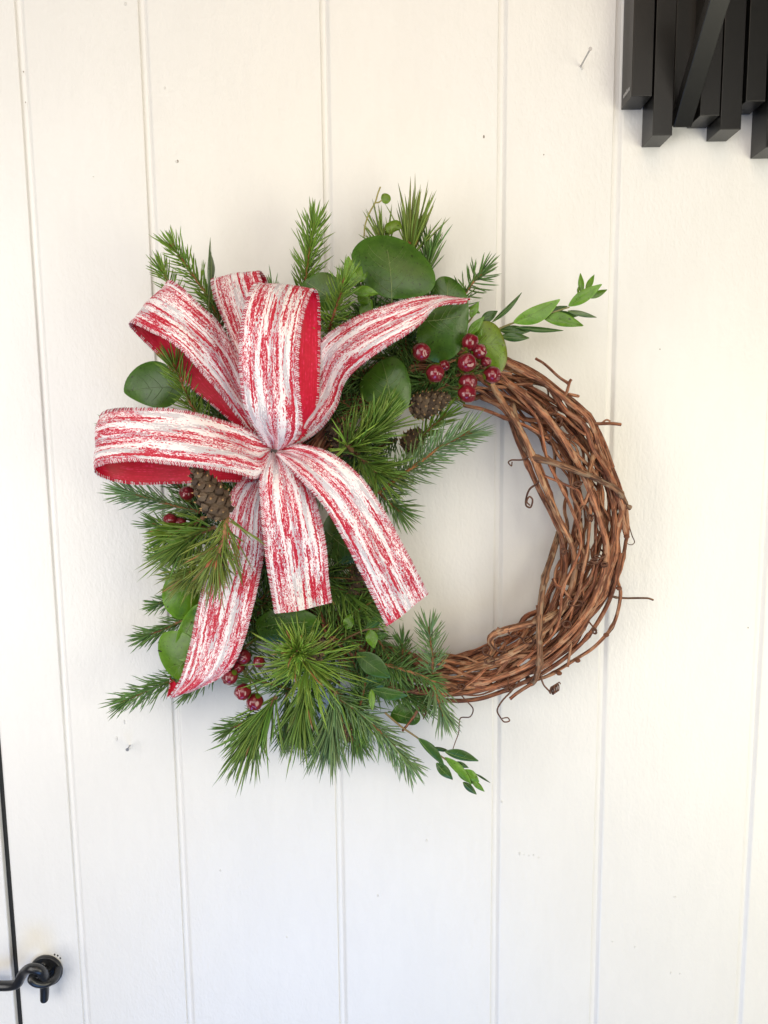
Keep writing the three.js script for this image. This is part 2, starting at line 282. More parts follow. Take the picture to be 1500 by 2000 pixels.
  vine([[940, 775, 0.04], [985, 800, 0.046], [1015, 870, 0.05], [1050, 950, 0.05], [1085, 1020, 0.046], [1100, 1060, 0.044], [1103, 1120, 0.045], [1080, 1180, 0.05], [1050, 1260, 0.05], [990, 1310, 0.046]], 0.0028, vineMats[1], 'vine', 100);
  vine([[820, 1362, 0.034], [870, 1368, 0.036], [930, 1366, 0.038], [1000, 1343, 0.04], [1080, 1302, 0.042], [1150, 1240, 0.042], [1195, 1160, 0.042], [1212, 1080, 0.042]], 0.0023, vineMats[2], 'vine', 90);
  vine([[810, 1352, 0.044], [870, 1356, 0.048], [930, 1350, 0.05], [1010, 1325, 0.05], [1090, 1275, 0.05], [1150, 1205, 0.05], [1188, 1110, 0.05], [1200, 1010, 0.046], [1180, 920, 0.044]], 0.0026, vineMats[1], 'vine', 100);
  vine([[860, 1305, 0.03], [905, 1293, 0.034], [950, 1283, 0.036], [1010, 1255, 0.04], [1060, 1210, 0.042], [1092, 1140, 0.042], [1096, 1060, 0.04], [1080, 980, 0.04], [1050, 900, 0.04], [1000, 820, 0.04]], 0.0022, vineMats[4], 'vine', 100);
  vine([[960, 770, 0.03], [1040, 810, 0.034], [1110, 880, 0.04], [1150, 960, 0.05], [1150, 1040, 0.06], [1140, 1110, 0.064], [1120, 1180, 0.06], [1070, 1250, 0.05]], 0.0019, vineMats[0], 'vine', 80);
  vine([[1000, 760, 0.05], [1050, 820, 0.062], [1070, 900, 0.06], [1110, 980, 0.064], [1135, 1060, 0.066], [1100, 1150, 0.06], [1085, 1230, 0.062], [1010, 1300, 0.06]], 0.0016, vineMats[4], 'vine', 80);
  vine([[905, 792, 0.04], [945, 800, 0.05], [985, 816, 0.058], [1040, 838, 0.06], [1075, 860, 0.058]], 0.0018, vineMats[4], 'twig', 40);
  vine([[1112, 750, 0.05], [1090, 735, 0.052], [1065, 712, 0.056], [1046, 700, 0.058]], 0.0014, vineMats[2], 'twig', 24);
  vine([[1085, 790, 0.05], [1105, 770, 0.052], [1113, 745, 0.052], [1116, 741, 0.052]], 0.0016, vineMats[2], 'twig', 24);
  vine([[1110, 770, 0.05], [1130, 774, 0.05], [1127, 773, 0.051]], 0.0016, vineMats[4], 'twig', 10);
  vine([[1100, 800, 0.045], [1130, 815, 0.048], [1160, 827, 0.05], [1190, 827, 0.05], [1213, 829, 0.05]], 0.0017, vineMats[1], 'twig', 30);
  vine([[1172, 829, 0.048], [1185, 820, 0.05], [1192, 823, 0.05]], 0.001, vineMats[1], 'twig', 12);
  vine([[1185, 1150, 0.036], [1195, 1164, 0.03], [1215, 1168, 0.026], [1250, 1168, 0.024], [1268, 1169, 0.024], [1276, 1172, 0.024]], 0.0011, greyVine, 'twig', 30);
  vine([[1115, 1255, 0.05], [1112, 1280, 0.048], [1109, 1302, 0.046]], 0.0014, vineMats[0], 'twig', 12);
  vine([[1040, 1335, 0.05], [1015, 1350, 0.05], [996, 1365, 0.05]], 0.0018, vineMats[2], 'twig', 14);
  vine([[826, 1370, 0.05], [808, 1400, 0.052], [786, 1428, 0.054]], 0.0014, vineMats[2], 'twig', 14);
  vine([[1118, 1175, 0.055], [1098, 1150, 0.058], [1086, 1142, 0.058], [1080, 1130, 0.055]], 0.0017, vineMats[4], 'twig', 20);
  vine([[1150, 960, 0.06], [1140, 985, 0.062], [1130, 960, 0.06], [1100, 945, 0.062], [1060, 928, 0.06]], 0.0014, vineMats[4], 'twig', 30);
  for (const [x, y] of [[1224, 1048], [1209, 1149], [1218, 991], [1184, 1240], [1128, 1290], [1092, 1315]]) { const c = P(x, y, 0.042); part(ring, 'bud', new THREE.IcosahedronGeometry(0.0024, 1).scale(1.3, 1, 1).translate(c.x, c.y, c.z), vineMats[2]); }
  // tendrils
  const tend = (pts, rad = 0.0008, seg = 60) => vine(pts, (t) => rad * (1 - 0.35 * t), tendrilMat, 'tendril', seg);
  const coil = (x, y, z, rx, ry, turns, ax = [0, 0], start = 0) => { const o = []; for (let i = 0; i <= turns * 8; i++) { const a = start + i / 8 * Math.PI * 2; o.push([x + ax[0] * i / 8 + rx * Math.cos(a), y + ax[1] * i / 8 + ry * Math.sin(a), z + 0.0018 * Math.sin(a * 0.5)]); } return o; };
  tend([[1060, 925, 0.06], [1050, 943, 0.055], [1035, 955, 0.05], [1028, 972, 0.048], [1028, 988, 0.048], [1036, 991, 0.048], [1040, 976, 0.049], [1034, 970, 0.05], [1029, 980, 0.051], [1035, 987, 0.051]], 0.0011);
  tend([[1040, 890, 0.06], [1020, 898, 0.055], [998, 899, 0.05], [993, 903, 0.05], [999, 910, 0.05], [1000, 902, 0.051]], 0.0009);
  tend([[1060, 950, 0.05], [1065, 958, 0.045], [1063, 957, 0.045], [1066, 965, 0.04], [1076, 965, 0.036]], 0.0008);
  tend([[1212, 1000, 0.03], [1226, 1020, 0.02], [1234, 1045, 0.016], [1239, 1060, 0.014], [1233, 1064, 0.014], [1222, 1060, 0.018]], 0.0006);
  tend([[1055, 1318, 0.05], [1062, 1338, 0.05], [1073, 1350, 0.05], ...coil(1077, 1350, 0.05, 2.5, 8, 4.5, [3.4, -2.2], 2.6)], 0.0009, 130);
  tend([[1015, 1330, 0.045], [997, 1352, 0.05], [980, 1370, 0.05], [971, 1388, 0.05], [978, 1402, 0.05], [985, 1410, 0.05], [995, 1408, 0.05], [992, 1402, 0.05], [981, 1403, 0.051]], 0.0009);
  tend([[890, 1345, 0.04], [908, 1366, 0.048], [924, 1385, 0.05], [918, 1400, 0.05], [900, 1402, 0.05], [897, 1412, 0.05], [896, 1430, 0.05], [889, 1450, 0.05], [884, 1465, 0.05]], 0.0007);
  tend([...coil(829, 1391, 0.055, 3, 6, 1.2), [826, 1405, 0.055]], 0.0007, 40);
  for (const [x, y, a, b, t, ax, ay] of [[1068, 855, 7, 6, 2, 2, 0], [1108, 862, 6, 8, 2.5, 1, -3], [1172, 1085, 9, 4, 4, -4, 4], [1125, 948, 7, 5, 2.5, 2, -2], [1000, 1232, 8, 10, 1.4, 2, 2], [975, 1258, 10, 14, 1.3, 3, 1], [948, 1270, 6, 8, 1.5, 2, 3], [1106, 1218, 8, 6, 2.5, 1, 1], [1162, 1233, 4, 5, 2, -1, -1], [1120, 1178, 12, 5, 2.2, 6, 0], [1030, 1250, 9, 7, 1.3, 2, 1], [1152, 1010, 5, 7, 2, 1, 2], [1075, 800, 10, 8, 1.6, 3, 2], [1090, 820, 6, 9, 1.5, 2, 3], [990, 1345, 5, 4, 3, 2, 0], [1052, 1250, 7, 3, 3, 0, 2], [1100, 1075, 5, 6, 1.8, 1, 2], [1135, 1105, 8, 6, 1.6, 3, 3], [955, 1290, 9, 6, 1.4, 3, 1], [1180, 1100, 6, 4, 2, 0, 3], [900, 1340, 6, 5, 1.8, 2, 1]]) { const dx = x - 860, dy = y - 1030, R = Math.hypot(dx, dy), k = lerp(R, 303, 0.75) / R; tend([[860 + dx * k + 12, 1030 + dy * k - 10, 0.045], ...coil(x, y, 0.06, a, b, t, [ax, ay], Math.atan2(dy, dx))], 0.0008, Math.round(t * 26) + 14); }
}

// ---------------------------------------------------------------- ribbon bow
const RW = 0.063, RL = 0.42;
const printFn = (u, v) => {
  const e = Math.min(u, 1 - u);
  const wu = u + 0.014 * (vn(u, v, 10, 120, 41) - 0.5) + 0.006 * (vn(u, v, 40, 300, 40) - 0.5);
  const a = vn(wu, v, 27, 11, 42), a2 = vn(wu, v, 54, 34, 43), b = vn(wu, v, 90, 130, 44), c = vn(u, v, 128, 300, 45), d = vn(u, v, 240, 640, 46), dens = vn(u, v, 9, 12, 47), big = vn(wu, v, 16, 12, 48);
  const val = 0.33 * a + 0.23 * a2 + 0.22 * b + 0.22 * c, th = 0.375 + 0.2 * (dens - 0.5);
  let red = smooth(th + 0.008, th - 0.008, val);
  const solid = smooth(0.76, 0.785, big + 0.26 * (c - 0.5) + 0.2 * (b - 0.5)); red = Math.max(red, solid);
  const fine = smooth(0.5, 0.6, vn(wu, v, 14, 9, 50)) * smooth(0.54, 0.57, 0.5 * c + 0.5 * d) * 0.92; red = Math.max(red, fine);
  const crack = smooth(0.03, 0.0, Math.abs(a2 - 0.5)) * smooth(0.46, 0.54, c); red = Math.max(red, crack * 0.9);
  red *= 0.2 + 0.8 * smooth(0.16, 0.24, d);
  const grey = smooth(0.62, 0.68, vn(wu, v, 17, 14, 49) + 0.4 * (b - 0.5) + 0.3 * (c - 0.5)) * (1 - red) * 0.5;
  let col = [lerp(250, 192, red), lerp(243, 3, red), lerp(243, 40, red)];
  col = [lerp(col[0], 172, grey), lerp(col[1], 168, grey), lerp(col[2], 175, grey)];
  if (e < 0.055) { const st = (v * RL / 0.0017 + (u < 0.5 ? u : 1 - u) * 18) % 1; const w = smooth(0.3, 0.5, Math.abs(st - 0.5) * 2) ; col = [lerp(190, 236, w), lerp(24, 214, w), lerp(56, 218, w)]; }
  return col;
};
const printMap = dataTex(256, 1536, printFn, true);
const clothBump = dataTex(256, 1536, (u, v) => 0.5 + 0.2 * Math.sin(u * Math.PI * 2 * 110) * Math.sin(v * Math.PI * 2 * 700) + 0.35 * (vn(u, v, 128, 190, 45) - 0.5));
const satinMap = dataTex(256, 512, (u, v) => { const k = 0.5 * vn(u, v, 120, 40, 51) + 0.3 * vn(u, v, 30, 220, 52) + 0.2 * vn(u, v, 200, 400, 53), w = smooth(0.62, 0.85, k); return [lerp(182, 226, k) + 20 * w, lerp(0, 16, k) + 50 * w, lerp(34, 62, k) + 55 * w]; }, true);
const printMat = new THREE.MeshPhysicalMaterial({ map: printMap, color: rgb(0.92, 0.92, 0.92), roughness: 0.62, bumpMap: clothBump, bumpScale: 0.00035 });
const satinMat = new THREE.MeshPhysicalMaterial({ map: satinMap, color: rgb(0.95, 0.95, 0.95), roughness: 0.5, sheen: 0.25, sheenColor: srgb(255, 60, 100), sheenRoughness: 0.5, bumpMap: clothBump, bumpScale: 0.0002 });
const threadMat = new THREE.MeshPhysicalMaterial({ vertexColors: true, roughness: 0.32, metalness: 0.15 });
const bowBase = P(538, 880, 0.09);
const bow = thing('ribbon_bow', 'large red and white streaked ribbon bow with red lining tied on the greenery', 'bow', bowBase);
let ribbonSeed = 0;
function ribbon(name, secs, { frontAt = 0.3, pleat = 1, knots = [0], cup = 0.002 } = {}) {
  ribbonSeed++;
  const r = rng(900 + ribbonSeed), L = new THREE.CatmullRomCurve3(secs.map((s) => P(...s[0])), false, 'centripetal'), R = new THREE.CatmullRomCurve3(secs.map((s) => P(...s[1])), false, 'centripetal');
  const N = 110, M = 16, grid = [], nS = secs.length - 1; let len = 0; const lens = [];
  const ph = r() * 6;
  for (let i = 0; i <= N; i++) {
    const t = i / N, a = L.getPoint(t), b = R.getPoint(t), row = []; for (let j = 0; j <= M; j++) row.push(a.clone().lerp(b, j / M)); grid.push(row);
    if (i) len += grid[i][M / 2].distanceTo(grid[i - 1][M / 2]); lens.push(len);
  }
  const normals = () => grid.map((row, i) => row.map((p, j) => { const ds = V3().subVectors(grid[Math.min(N, i + 1)][j], grid[Math.max(0, i - 1)][j]), dv = V3().subVectors(row[Math.min(M, j + 1)], row[Math.max(0, j - 1)]); return V3().crossVectors(ds, dv).normalize(); }));
  let nn = normals(); const fl = nn[Math.round(frontAt * N)][M / 2].z < 0 ? -1 : 1;
  for (let i = 0; i <= N; i++) {
    const dk = Math.min(...knots.map((k) => Math.abs(lens[i] - k * len)));
    const amp = pleat * 0.0042 * Math.exp(-dk / 0.028) * smooth(0, 0.012, dk) , wave = 0.0011;
    for (let j = 0; j <= M; j++) {
      const v = j / M, dent = 0.0034 * (vn((lens[i] / 0.5 + ribbonSeed * 0.13) % 1, v * 0.25 + ribbonSeed * 0.07, 14, 12, 300 + ribbonSeed) - 0.5) + 0.0014 * (vn((lens[i] / 0.5 + ribbonSeed * 0.31) % 1, v * 0.25, 40, 16, 340 + ribbonSeed) - 0.5), off = dent * smooth(0, 0.03, dk) + amp * Math.sin(v * Math.PI * 3 + ph * 0.3) + wave * Math.sin(lens[i] * 62 + ph + v * 2.2) + cup * (0.25 - (v - 0.5) ** 2) * 4 * smooth(0, 0.06, dk);
      grid[i][j].addScaledVector(nn[i][j], fl * off); if (grid[i][j].z < 0.006) grid[i][j].z = 0.006;
    }
  }
  nn = normals();
  const off0 = r() * 1, mk = (side) => {
    const s = new Soup(); for (let i = 0; i <= N; i++) for (let j = 0; j <= M; j++) { const n = nn[i][j].clone().multiplyScalar(fl * side); s.v(grid[i][j].clone().addScaledVector(n, 0.00022), n, null, j / M, lens[i] / RL + off0); }
    for (let i = 0; i < N; i++) for (let j = 0; j < M; j++) { const a = i * (M + 1) + j, b = a + 1, c = a + M + 1, d = c + 1; (fl * side > 0) ? (s.tri(a, c, b), s.tri(b, c, d)) : (s.tri(a, b, c), s.tri(b, d, c)); }
    return s.geo();
  };
  const top = part(bow, name, mk(1), printMat); part(top, 'lining', mk(-1), satinMat);
  // overlocked hem: slanting threads over both edges
  const hem = new Soup(), cw = rgb(0.78, 0.7, 0.72), cr = rgb(0.5, 0.02, 0.07), cs = rgb(0.9, 0.88, 0.9), step = 0.0013;
  for (const edge of [0, 1]) {
    let i = 0; for (let s = 0.004; s < len - 0.001; s += step * (0.85 + 0.3 * r())) {
      while (i < N - 1 && lens[i + 1] < s) i++;
      const f = clamp((s - lens[i]) / (lens[i + 1] - lens[i] + 1e-9), 0, 1), jE = edge ? M : 0, jI = edge ? M - 1 : 1;
      const pe = grid[i][jE].clone().lerp(grid[i + 1][jE], f), pin = grid[i][jI].clone().lerp(grid[i + 1][jI], f), n = nn[i][jE].clone().multiplyScalar(fl), al = V3().subVectors(grid[i + 1][jE], grid[i][jE]).normalize();
      const inw = V3().subVectors(pin, pe), wl = inw.length() * M / RW; inw.normalize();
      const l = 0.0031 * clamp(wl, 0.25, 1) * (0.75 + 0.5 * r()), A = pe.clone().addScaledVector(inw, l).addScaledVector(n, 0.0005).addScaledVector(al, 0.0007 + 0.0005 * (r() - 0.5)), B = pe.clone().addScaledVector(inw, -0.0004 - 0.0004 * r()).addScaledVector(n, 0.0003), C = pe.clone().addScaledVector(inw, l * 0.8).addScaledVector(n, -0.0006).addScaledVector(al, -0.0005);
      const q = r(), col = q < 0.42 ? cw : q < 0.56 ? cs : cr;
      tube(hem, [A, B, C], 0.00033, { seg: 4, sides: 3, color: col, closedEnds: false });
    }
  }
  part(top, 'hem', hem.geo(), threadMat, { kind: 'stuff' });
  return top;
}
ribbon('loop', [ // behind, upper
  [[528, 868, 0.082], [540, 870, 0.082]], [[480, 740, 0.095], [552, 740, 0.09]], [[440, 635, 0.105], [530, 640, 0.1]], [[418, 580, 0.108], [517, 568, 0.1]], [[413, 547, 0.098], [506, 530, 0.09]], [[421, 551, 0.083], [518, 541, 0.076]], [[432, 600, 0.072], [527, 575, 0.065]], [[470, 720, 0.07], [545, 700, 0.065]], [[530, 860, 0.075], [542, 865, 0.075]]], { frontAt: 0.35, knots: [0, 1] });
ribbon('tail', [ // sweeping out over the round leaves
  [[538, 868, 0.084], [550, 884, 0.086]], [[572, 800, 0.085], [612, 849, 0.09]], [[600, 720, 0.09], [650, 805, 0.1]], [[630, 663, 0.1], [678, 742, 0.11]], [[690, 624, 0.11], [735, 690, 0.12]], [[765, 594, 0.114], [790, 655, 0.124]], [[820, 580, 0.113], [824, 632, 0.122]], [[870, 578, 0.108], [852, 603, 0.116]], [[917, 587, 0.1], [912, 590, 0.104]]], { frontAt: 0.5 });
ribbon('tail', [ // hanging far left, tip curled under
  [[525, 884, 0.084], [535, 892, 0.086]], [[482, 925, 0.085], [522, 950, 0.088]], [[452, 960, 0.085], [515, 1000, 0.09]], [[427, 1035, 0.086], [515, 1070, 0.092]], [[405, 1115, 0.086], [508, 1120, 0.094]], [[386, 1184, 0.088], [495, 1185, 0.096]], [[372, 1262, 0.09], [471, 1268, 0.099]], [[351, 1328, 0.092], [440, 1317, 0.096]], [[327, 1363, 0.082], [372, 1344, 0.084]], [[333, 1321, 0.066], [350, 1330, 0.066]]], { frontAt: 0.5 });
ribbon('loop', [ // upper left
  [[530, 872, 0.095], [522, 880, 0.098]], [[500, 800, 0.1], [480, 828, 0.115]], [[438, 645, 0.125], [415, 752, 0.13]], [[385, 590, 0.135], [345, 677, 0.145]], [[348, 557, 0.13], [290, 645, 0.14]], [[328, 547, 0.117], [254, 628, 0.124]], [[334, 560, 0.095], [257, 641, 0.104]], [[390, 620, 0.085], [302, 687, 0.09]], [[450, 700, 0.08], [366, 752, 0.085]], [[490, 780, 0.085], [425, 800, 0.085]], [[526, 866, 0.088], [515, 880, 0.088]]], { frontAt: 0.3, knots: [0, 1] });
ribbon('loop', [ // left, lying flat
  [[532, 872, 0.095], [528, 884, 0.1]], [[505, 850, 0.11], [508, 932, 0.118]], [[443, 823, 0.125], [450, 922, 0.135]], [[350, 801, 0.14], [350, 908, 0.15]], [[260, 797, 0.142], [265, 901, 0.152]], [[218, 799, 0.135], [210, 907, 0.143]], [[200, 806, 0.12], [187, 917, 0.125]], [[204, 816, 0.1], [196, 931, 0.105]], [[250, 830, 0.088], [250, 945, 0.09]], [[350, 845, 0.085], [340, 945, 0.085]], [[450, 860, 0.085], [430, 940, 0.083]], [[500, 868, 0.088], [503, 936, 0.085]], [[528, 876, 0.09], [525, 885, 0.09]]], { frontAt: 0.3, knots: [0, 1] });
ribbon('tail', [ // hanging straight down
  [[532, 882, 0.095], [546, 885, 0.095]], [[520, 902, 0.108], [572, 905, 0.108]], [[508, 938, 0.118], [602, 940, 0.12]], [[511, 1000, 0.122], [621, 995, 0.125]], [[519, 1087, 0.118], [637, 1070, 0.12]], [[528, 1145, 0.11], [642, 1130, 0.11]], [[537, 1197, 0.1], [648, 1177, 0.1]]], { frontAt: 0.6 });
ribbon('tail', [ // hanging to the right
  [[545, 876, 0.1], [536, 886, 0.1]], [[584, 869, 0.12], [552, 902, 0.118]], [[645, 885, 0.135], [588, 938, 0.138]], [[702, 929, 0.14], [630, 985, 0.145]], [[746, 990, 0.135], [668, 1047, 0.14]], [[792, 1073, 0.12], [703, 1115, 0.125]], [[837, 1161, 0.1], [756, 1224, 0.105]]], { frontAt: 0.6 });
ribbon('loop', [ // upright, in front
  [[528, 878, 0.1], [548, 882, 0.1]], [[505, 845, 0.125], [572, 864, 0.122]], [[478, 790, 0.15], [589, 838, 0.145]], [[467, 710, 0.165], [583, 735, 0.16]], [[471, 635, 0.168], [586, 655, 0.162]], [[484, 580, 0.16], [597, 600, 0.155]], [[500, 553, 0.145], [612, 563, 0.138]], [[507, 566, 0.125], [623, 580, 0.116]], [[507, 630, 0.115], [626, 640, 0.105]], [[510, 720, 0.108], [624, 720, 0.098]], [[515, 800, 0.103], [618, 805, 0.093]], [[525, 850, 0.098], [596, 850, 0.09]], [[535, 876, 0.092], [550, 878, 0.09]]], { frontAt: 0.25, knots: [0, 1] });
{ const s = new Soup(), c = P(538, 881, 0.088), rr = []; for (let k = 0; k < 12; k++) { const a = k / 12 * Math.PI * 2; rr.push(V3(c.x + 0.0065 * Math.cos(a), c.y + 0.003 * Math.sin(a), 0.082 + 0.01 * Math.sin(a))); } tube(s, new THREE.CatmullRomCurve3(rr, true), 0.0011, { seg: 30, sides: 6, closedEnds: false }); part(bow, 'tie_wire', s.geo(), new THREE.MeshStandardMaterial({ color: rgb(0.03, 0.05, 0.03), roughness: 0.5 })); }

// ---------------------------------------------------------------- needles
const needleMat = new THREE.MeshPhysicalMaterial({ vertexColors: true, roughness: 0.46 });
const woodMat = new THREE.MeshStandardMaterial({ vertexColors: true, roughness: 0.8 });
function needle(s, p, d, bend, len, rad, col, tipCol) {
  const [u, w] = frameOf(d), T = [0, 0.4, 0.8], RR_ = [0.75, 1, 0.8], rings = [], flat = 0.62;
  for (let k = 0; k < 3; k++) {
    const t = T[k], c = p.clone().addScaledVector(d, len * t).addScaledVector(bend, t * t); if (c.z < 0.0015) c.z = 0.0015; const cc = col.clone().lerp(tipCol, t * t), ring = [];
    for (let j = 0; j < 3; j++) { const a = j * 2.0944, n = u.clone().multiplyScalar(Math.cos(a)).addScaledVector(w, Math.sin(a)); ring.push(s.v(c.clone().addScaledVector(n, rad * RR_[k]), n, cc)); }
    if (k) for (let j = 0; j < 3; j++) { const q = (j + 1) % 3, A = rings[k - 1]; s.tri(A[j], A[q], ring[j]); s.tri(ring[j], A[q], ring[q]); }
    rings.push(ring);
  }
  const e = p.clone().addScaledVector(d, len).addScaledVector(bend, 1); if (e.z < 0.0015) e.z = 0.0015; const E = s.v(e, d, tipCol), B = rings[2]; for (let j = 0; j < 3; j++) s.tri(B[j], B[(j + 1) % 3], E);
}
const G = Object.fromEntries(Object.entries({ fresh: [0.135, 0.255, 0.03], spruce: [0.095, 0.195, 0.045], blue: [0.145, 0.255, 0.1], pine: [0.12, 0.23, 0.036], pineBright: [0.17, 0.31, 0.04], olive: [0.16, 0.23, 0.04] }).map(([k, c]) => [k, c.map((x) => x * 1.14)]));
let sprigN = 0;
// a twig set with single short needles
function spruce(label, pts, { len = 36, n = 220, col = 'spruce', rad = 0.0007, start = 0.0, ang = 56, stemR = 0.0017, group, side, wood = [0.24, 0.105, 0.045], buds = 2, droop = 0, name = 'spruce_sprig', tuft = 14, spread = 14, halve } = {}) {
  const id = ++sprigN, r = rng(3000 + id * 17), W = pts.map((a) => P(...a)), c = new THREE.CatmullRomCurve3(W, false, 'centripetal'), th = thing(name, label, 'sprig', W[0], group), L = len * PX(pts[0][2]);
  const cl = c.getLength();
  const st = new Soup(); tube(st, c, (t) => stemR * (1 - 0.45 * t) * (1 + 0.16 * Math.sin(t * 70 + id)), { seg: 30, sides: 6, seed: id, color: (t, k) => rgb(wood[0] * (0.75 + 0.5 * hash(k, Math.floor(t * 30), id)), wood[1] * (0.75 + 0.5 * hash(k, Math.floor(t * 30), id)), wood[2] * (0.8 + 0.4 * hash(k, Math.floor(t * 30), id))) }); part(th, 'stem', st.geo(), woodMat);
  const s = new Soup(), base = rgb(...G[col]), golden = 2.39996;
  n = Math.round(n * 0.72);
  for (let k = 0; k < n + tuft; k++) {
    const end = k >= n, t = end ? 0.985 : start + (1 - start) * (k + r() * 0.8) / n, p = c.getPoint(clamp(t, 0, 1)), tg = c.getTangent(clamp(t, 0, 1));
    const [u, w] = frameOf(tg), az = k * golden + (r() - 0.5) * 0.9; const rad_ = u.clone().multiplyScalar(Math.cos(az)).addScaledVector(w, Math.sin(az));
    if (halve && rad_.z < -0.2) rad_.z *= 0.4;
    let a = (end ? 8 + 30 * r() : lerp(ang, ang * 0.72, t * t) + (r() - 0.5) * 2 * spread) * Math.PI / 180;
    const d = tg.clone().multiplyScalar(Math.cos(a)).addScaledVector(rad_, Math.sin(a)); d.y -= droop; d.normalize();
    const ll = L * (0.72 + 0.4 * r()) * (t > 0.93 && !end ? 0.85 : 1) * smooth(-0.25, 0.12, t + 0.1), bend = tg.clone().multiplyScalar(ll * 0.16 * (0.4 + r())).add(V3((r() - 0.5) * ll * 0.12, (r() - 0.5) * ll * 0.12, (r() - 0.5) * ll * 0.1));
    const v = 0.72 + 0.55 * r(), cc = rgb(base.r * v * (0.9 + 0.3 * r()), base.g * v, base.b * v * (0.8 + 0.5 * r()));
    needle(s, p.clone().addScaledVector(rad_, stemR * 0.5), d, bend, ll, rad * (0.85 + 0.3 * r()), cc, cc.clone().lerp(rgb(base.r * 1.5, base.g * 1.25, base.b * 1.1), 0.5 * r()));
  }
  part(th, 'needles', s.geo(), needleMat, { kind: 'stuff' });
  const tip = c.getPoint(1), tt = c.getTangent(1);
  for (let k = 0; k < buds; k++) { const g = new THREE.SphereGeometry(1, 8, 7); const q = g.attributes.position; for (let i = 0; i < q.count; i++) { const y = q.getY(i); q.setXYZ(i, q.getX(i) * 0.0019 * (1.05 - 0.5 * Math.max(0, y)), y * 0.0036, q.getZ(i) * 0.0019 * (1.05 - 0.5 * Math.max(0, y))); } g.computeVertexNormals(); const dir = tt.clone().add(V3((r() - 0.5) * 1.6 * (k ? 1 : 0.2), (r() - 0.5) * 1.6 * (k ? 1 : 0.2), 0.25)).normalize(); g.applyQuaternion(new THREE.Quaternion().setFromUnitVectors(V3(0, 1, 0), dir)); const o = tip.clone().addScaledVector(dir, 0.002); g.translate(o.x, o.y, o.z); part(th, 'bud', g, budMat); }
  return th;
}
const budMat = new THREE.MeshStandardMaterial({ color: rgb(0.3, 0.12, 0.045), roughness: 0.7 });
const orangeBud = new THREE.MeshStandardMaterial({ color: rgb(0.5, 0.15, 0.06), roughness: 0.6 });
// a twig set with pairs of long needles, brushed along the twig
function pine(label, pts, { len = 95, n = 120, col = 'pine', rad = 0.0009, start = 0.35, ang = 40, spread = 20, stemR = 0.0022, bias = [0, 0, 0], gravity = 0, curl = 0.14, group, buds = 2, wood = [0.2, 0.1, 0.05], tip = 0.45, brown = 0.02, tuft = 20, tuftAng = 30, angEnd = ang, shortEnd = 0 } = {}) {
  const id = ++sprigN, r = rng(7000 + id * 31), W = pts.map((a) => P(...a)), c = new THREE.CatmullRomCurve3(W, false, 'centripetal'), th = thing('pine_sprig', label, 'sprig', W[0], group), L = len * PX(pts[0][2]);
  const st = new Soup(); tube(st, c, (t) => stemR * (1 - 0.35 * t) * (1 + 0.22 * Math.sin(t * 60 + id) + 0.1 * Math.sin(t * 147)), { seg: 36, sides: 7, seed: id, color: (t, k) => { const h = 0.65 + 0.7 * hash(k, Math.floor(t * 40), id); return rgb(wood[0] * h, wood[1] * h, wood[2] * h); } }); part(th, 'stem', st.geo(), woodMat);
  const s = new Soup(), base = rgb(...G[col]), yel = rgb(0.26, 0.27, 0.05);
  for (let k = 0; k < n + tuft; k++) {
    const end = k >= n, t = end ? 0.98 : start + (1 - start) * (k + r()) / n, p = c.getPoint(clamp(t, 0, 1)), tg = c.getTangent(clamp(t, 0, 1)), [u, w] = frameOf(tg), az = k * 2.39996 + r() * 0.6, rd = u.clone().multiplyScalar(Math.cos(az)).addScaledVector(w, Math.sin(az));
    const a = (end ? tuftAng * Math.sqrt(r()) : lerp(ang, angEnd, t * t) + (r() - 0.5) * 2 * spread) * Math.PI / 180, d = tg.clone().multiplyScalar(Math.cos(a)).addScaledVector(rd, Math.sin(a)).add(V3(...bias)); d.y -= gravity; d.normalize();
    for (let h = 0; h < 2; h++) {
      const d2 = d.clone().add(V3((r() - 0.5) * 0.16, (r() - 0.5) * 0.16, (r() - 0.5) * 0.16)).normalize(), ll = L * (0.62 + 0.5 * r()) * (1 - shortEnd * smooth(0.5, 1, t));
      const bend = V3((r() - 0.5) * 2, (r() - 0.5) * 2 - gravity * 1.2, (r() - 0.5) * 1.4).multiplyScalar(ll * curl), v = 0.65 + 0.65 * r(), isB = r() < brown;
      const cc = isB ? rgb(0.34, 0.17, 0.06) : rgb(base.r * v * (0.85 + 0.35 * r()), base.g * v, base.b * v);
      needle(s, p.clone().addScaledVector(rd, stemR * 0.6), d2, bend, ll, rad * (0.85 + 0.3 * r()), cc, isB ? cc : cc.clone().lerp(yel, tip * r()));
    }
  }
  part(th, 'needles', s.geo(), needleMat, { kind: 'stuff' });
  const e = c.getPoint(1), tt = c.getTangent(1);
  for (let k = 0; k < buds; k++) { const g = new THREE.LatheGeometry([[0, 0], [0.0022, 0.001], [0.0027, 0.004], [0.0019, 0.0085], [0.0004, 0.0115]].map(([a, b]) => new THREE.Vector2(a, b)), 9); const dir = tt.clone().add(V3((k ? 0.5 : -0.4) * tt.y, (k ? -0.5 : 0.4) * tt.x, 0.15)).normalize(); g.applyQuaternion(new THREE.Quaternion().setFromUnitVectors(V3(0, 1, 0), dir)); g.translate(e.x, e.y, e.z); part(th, 'bud', g, orangeBud); }
  return th;
}
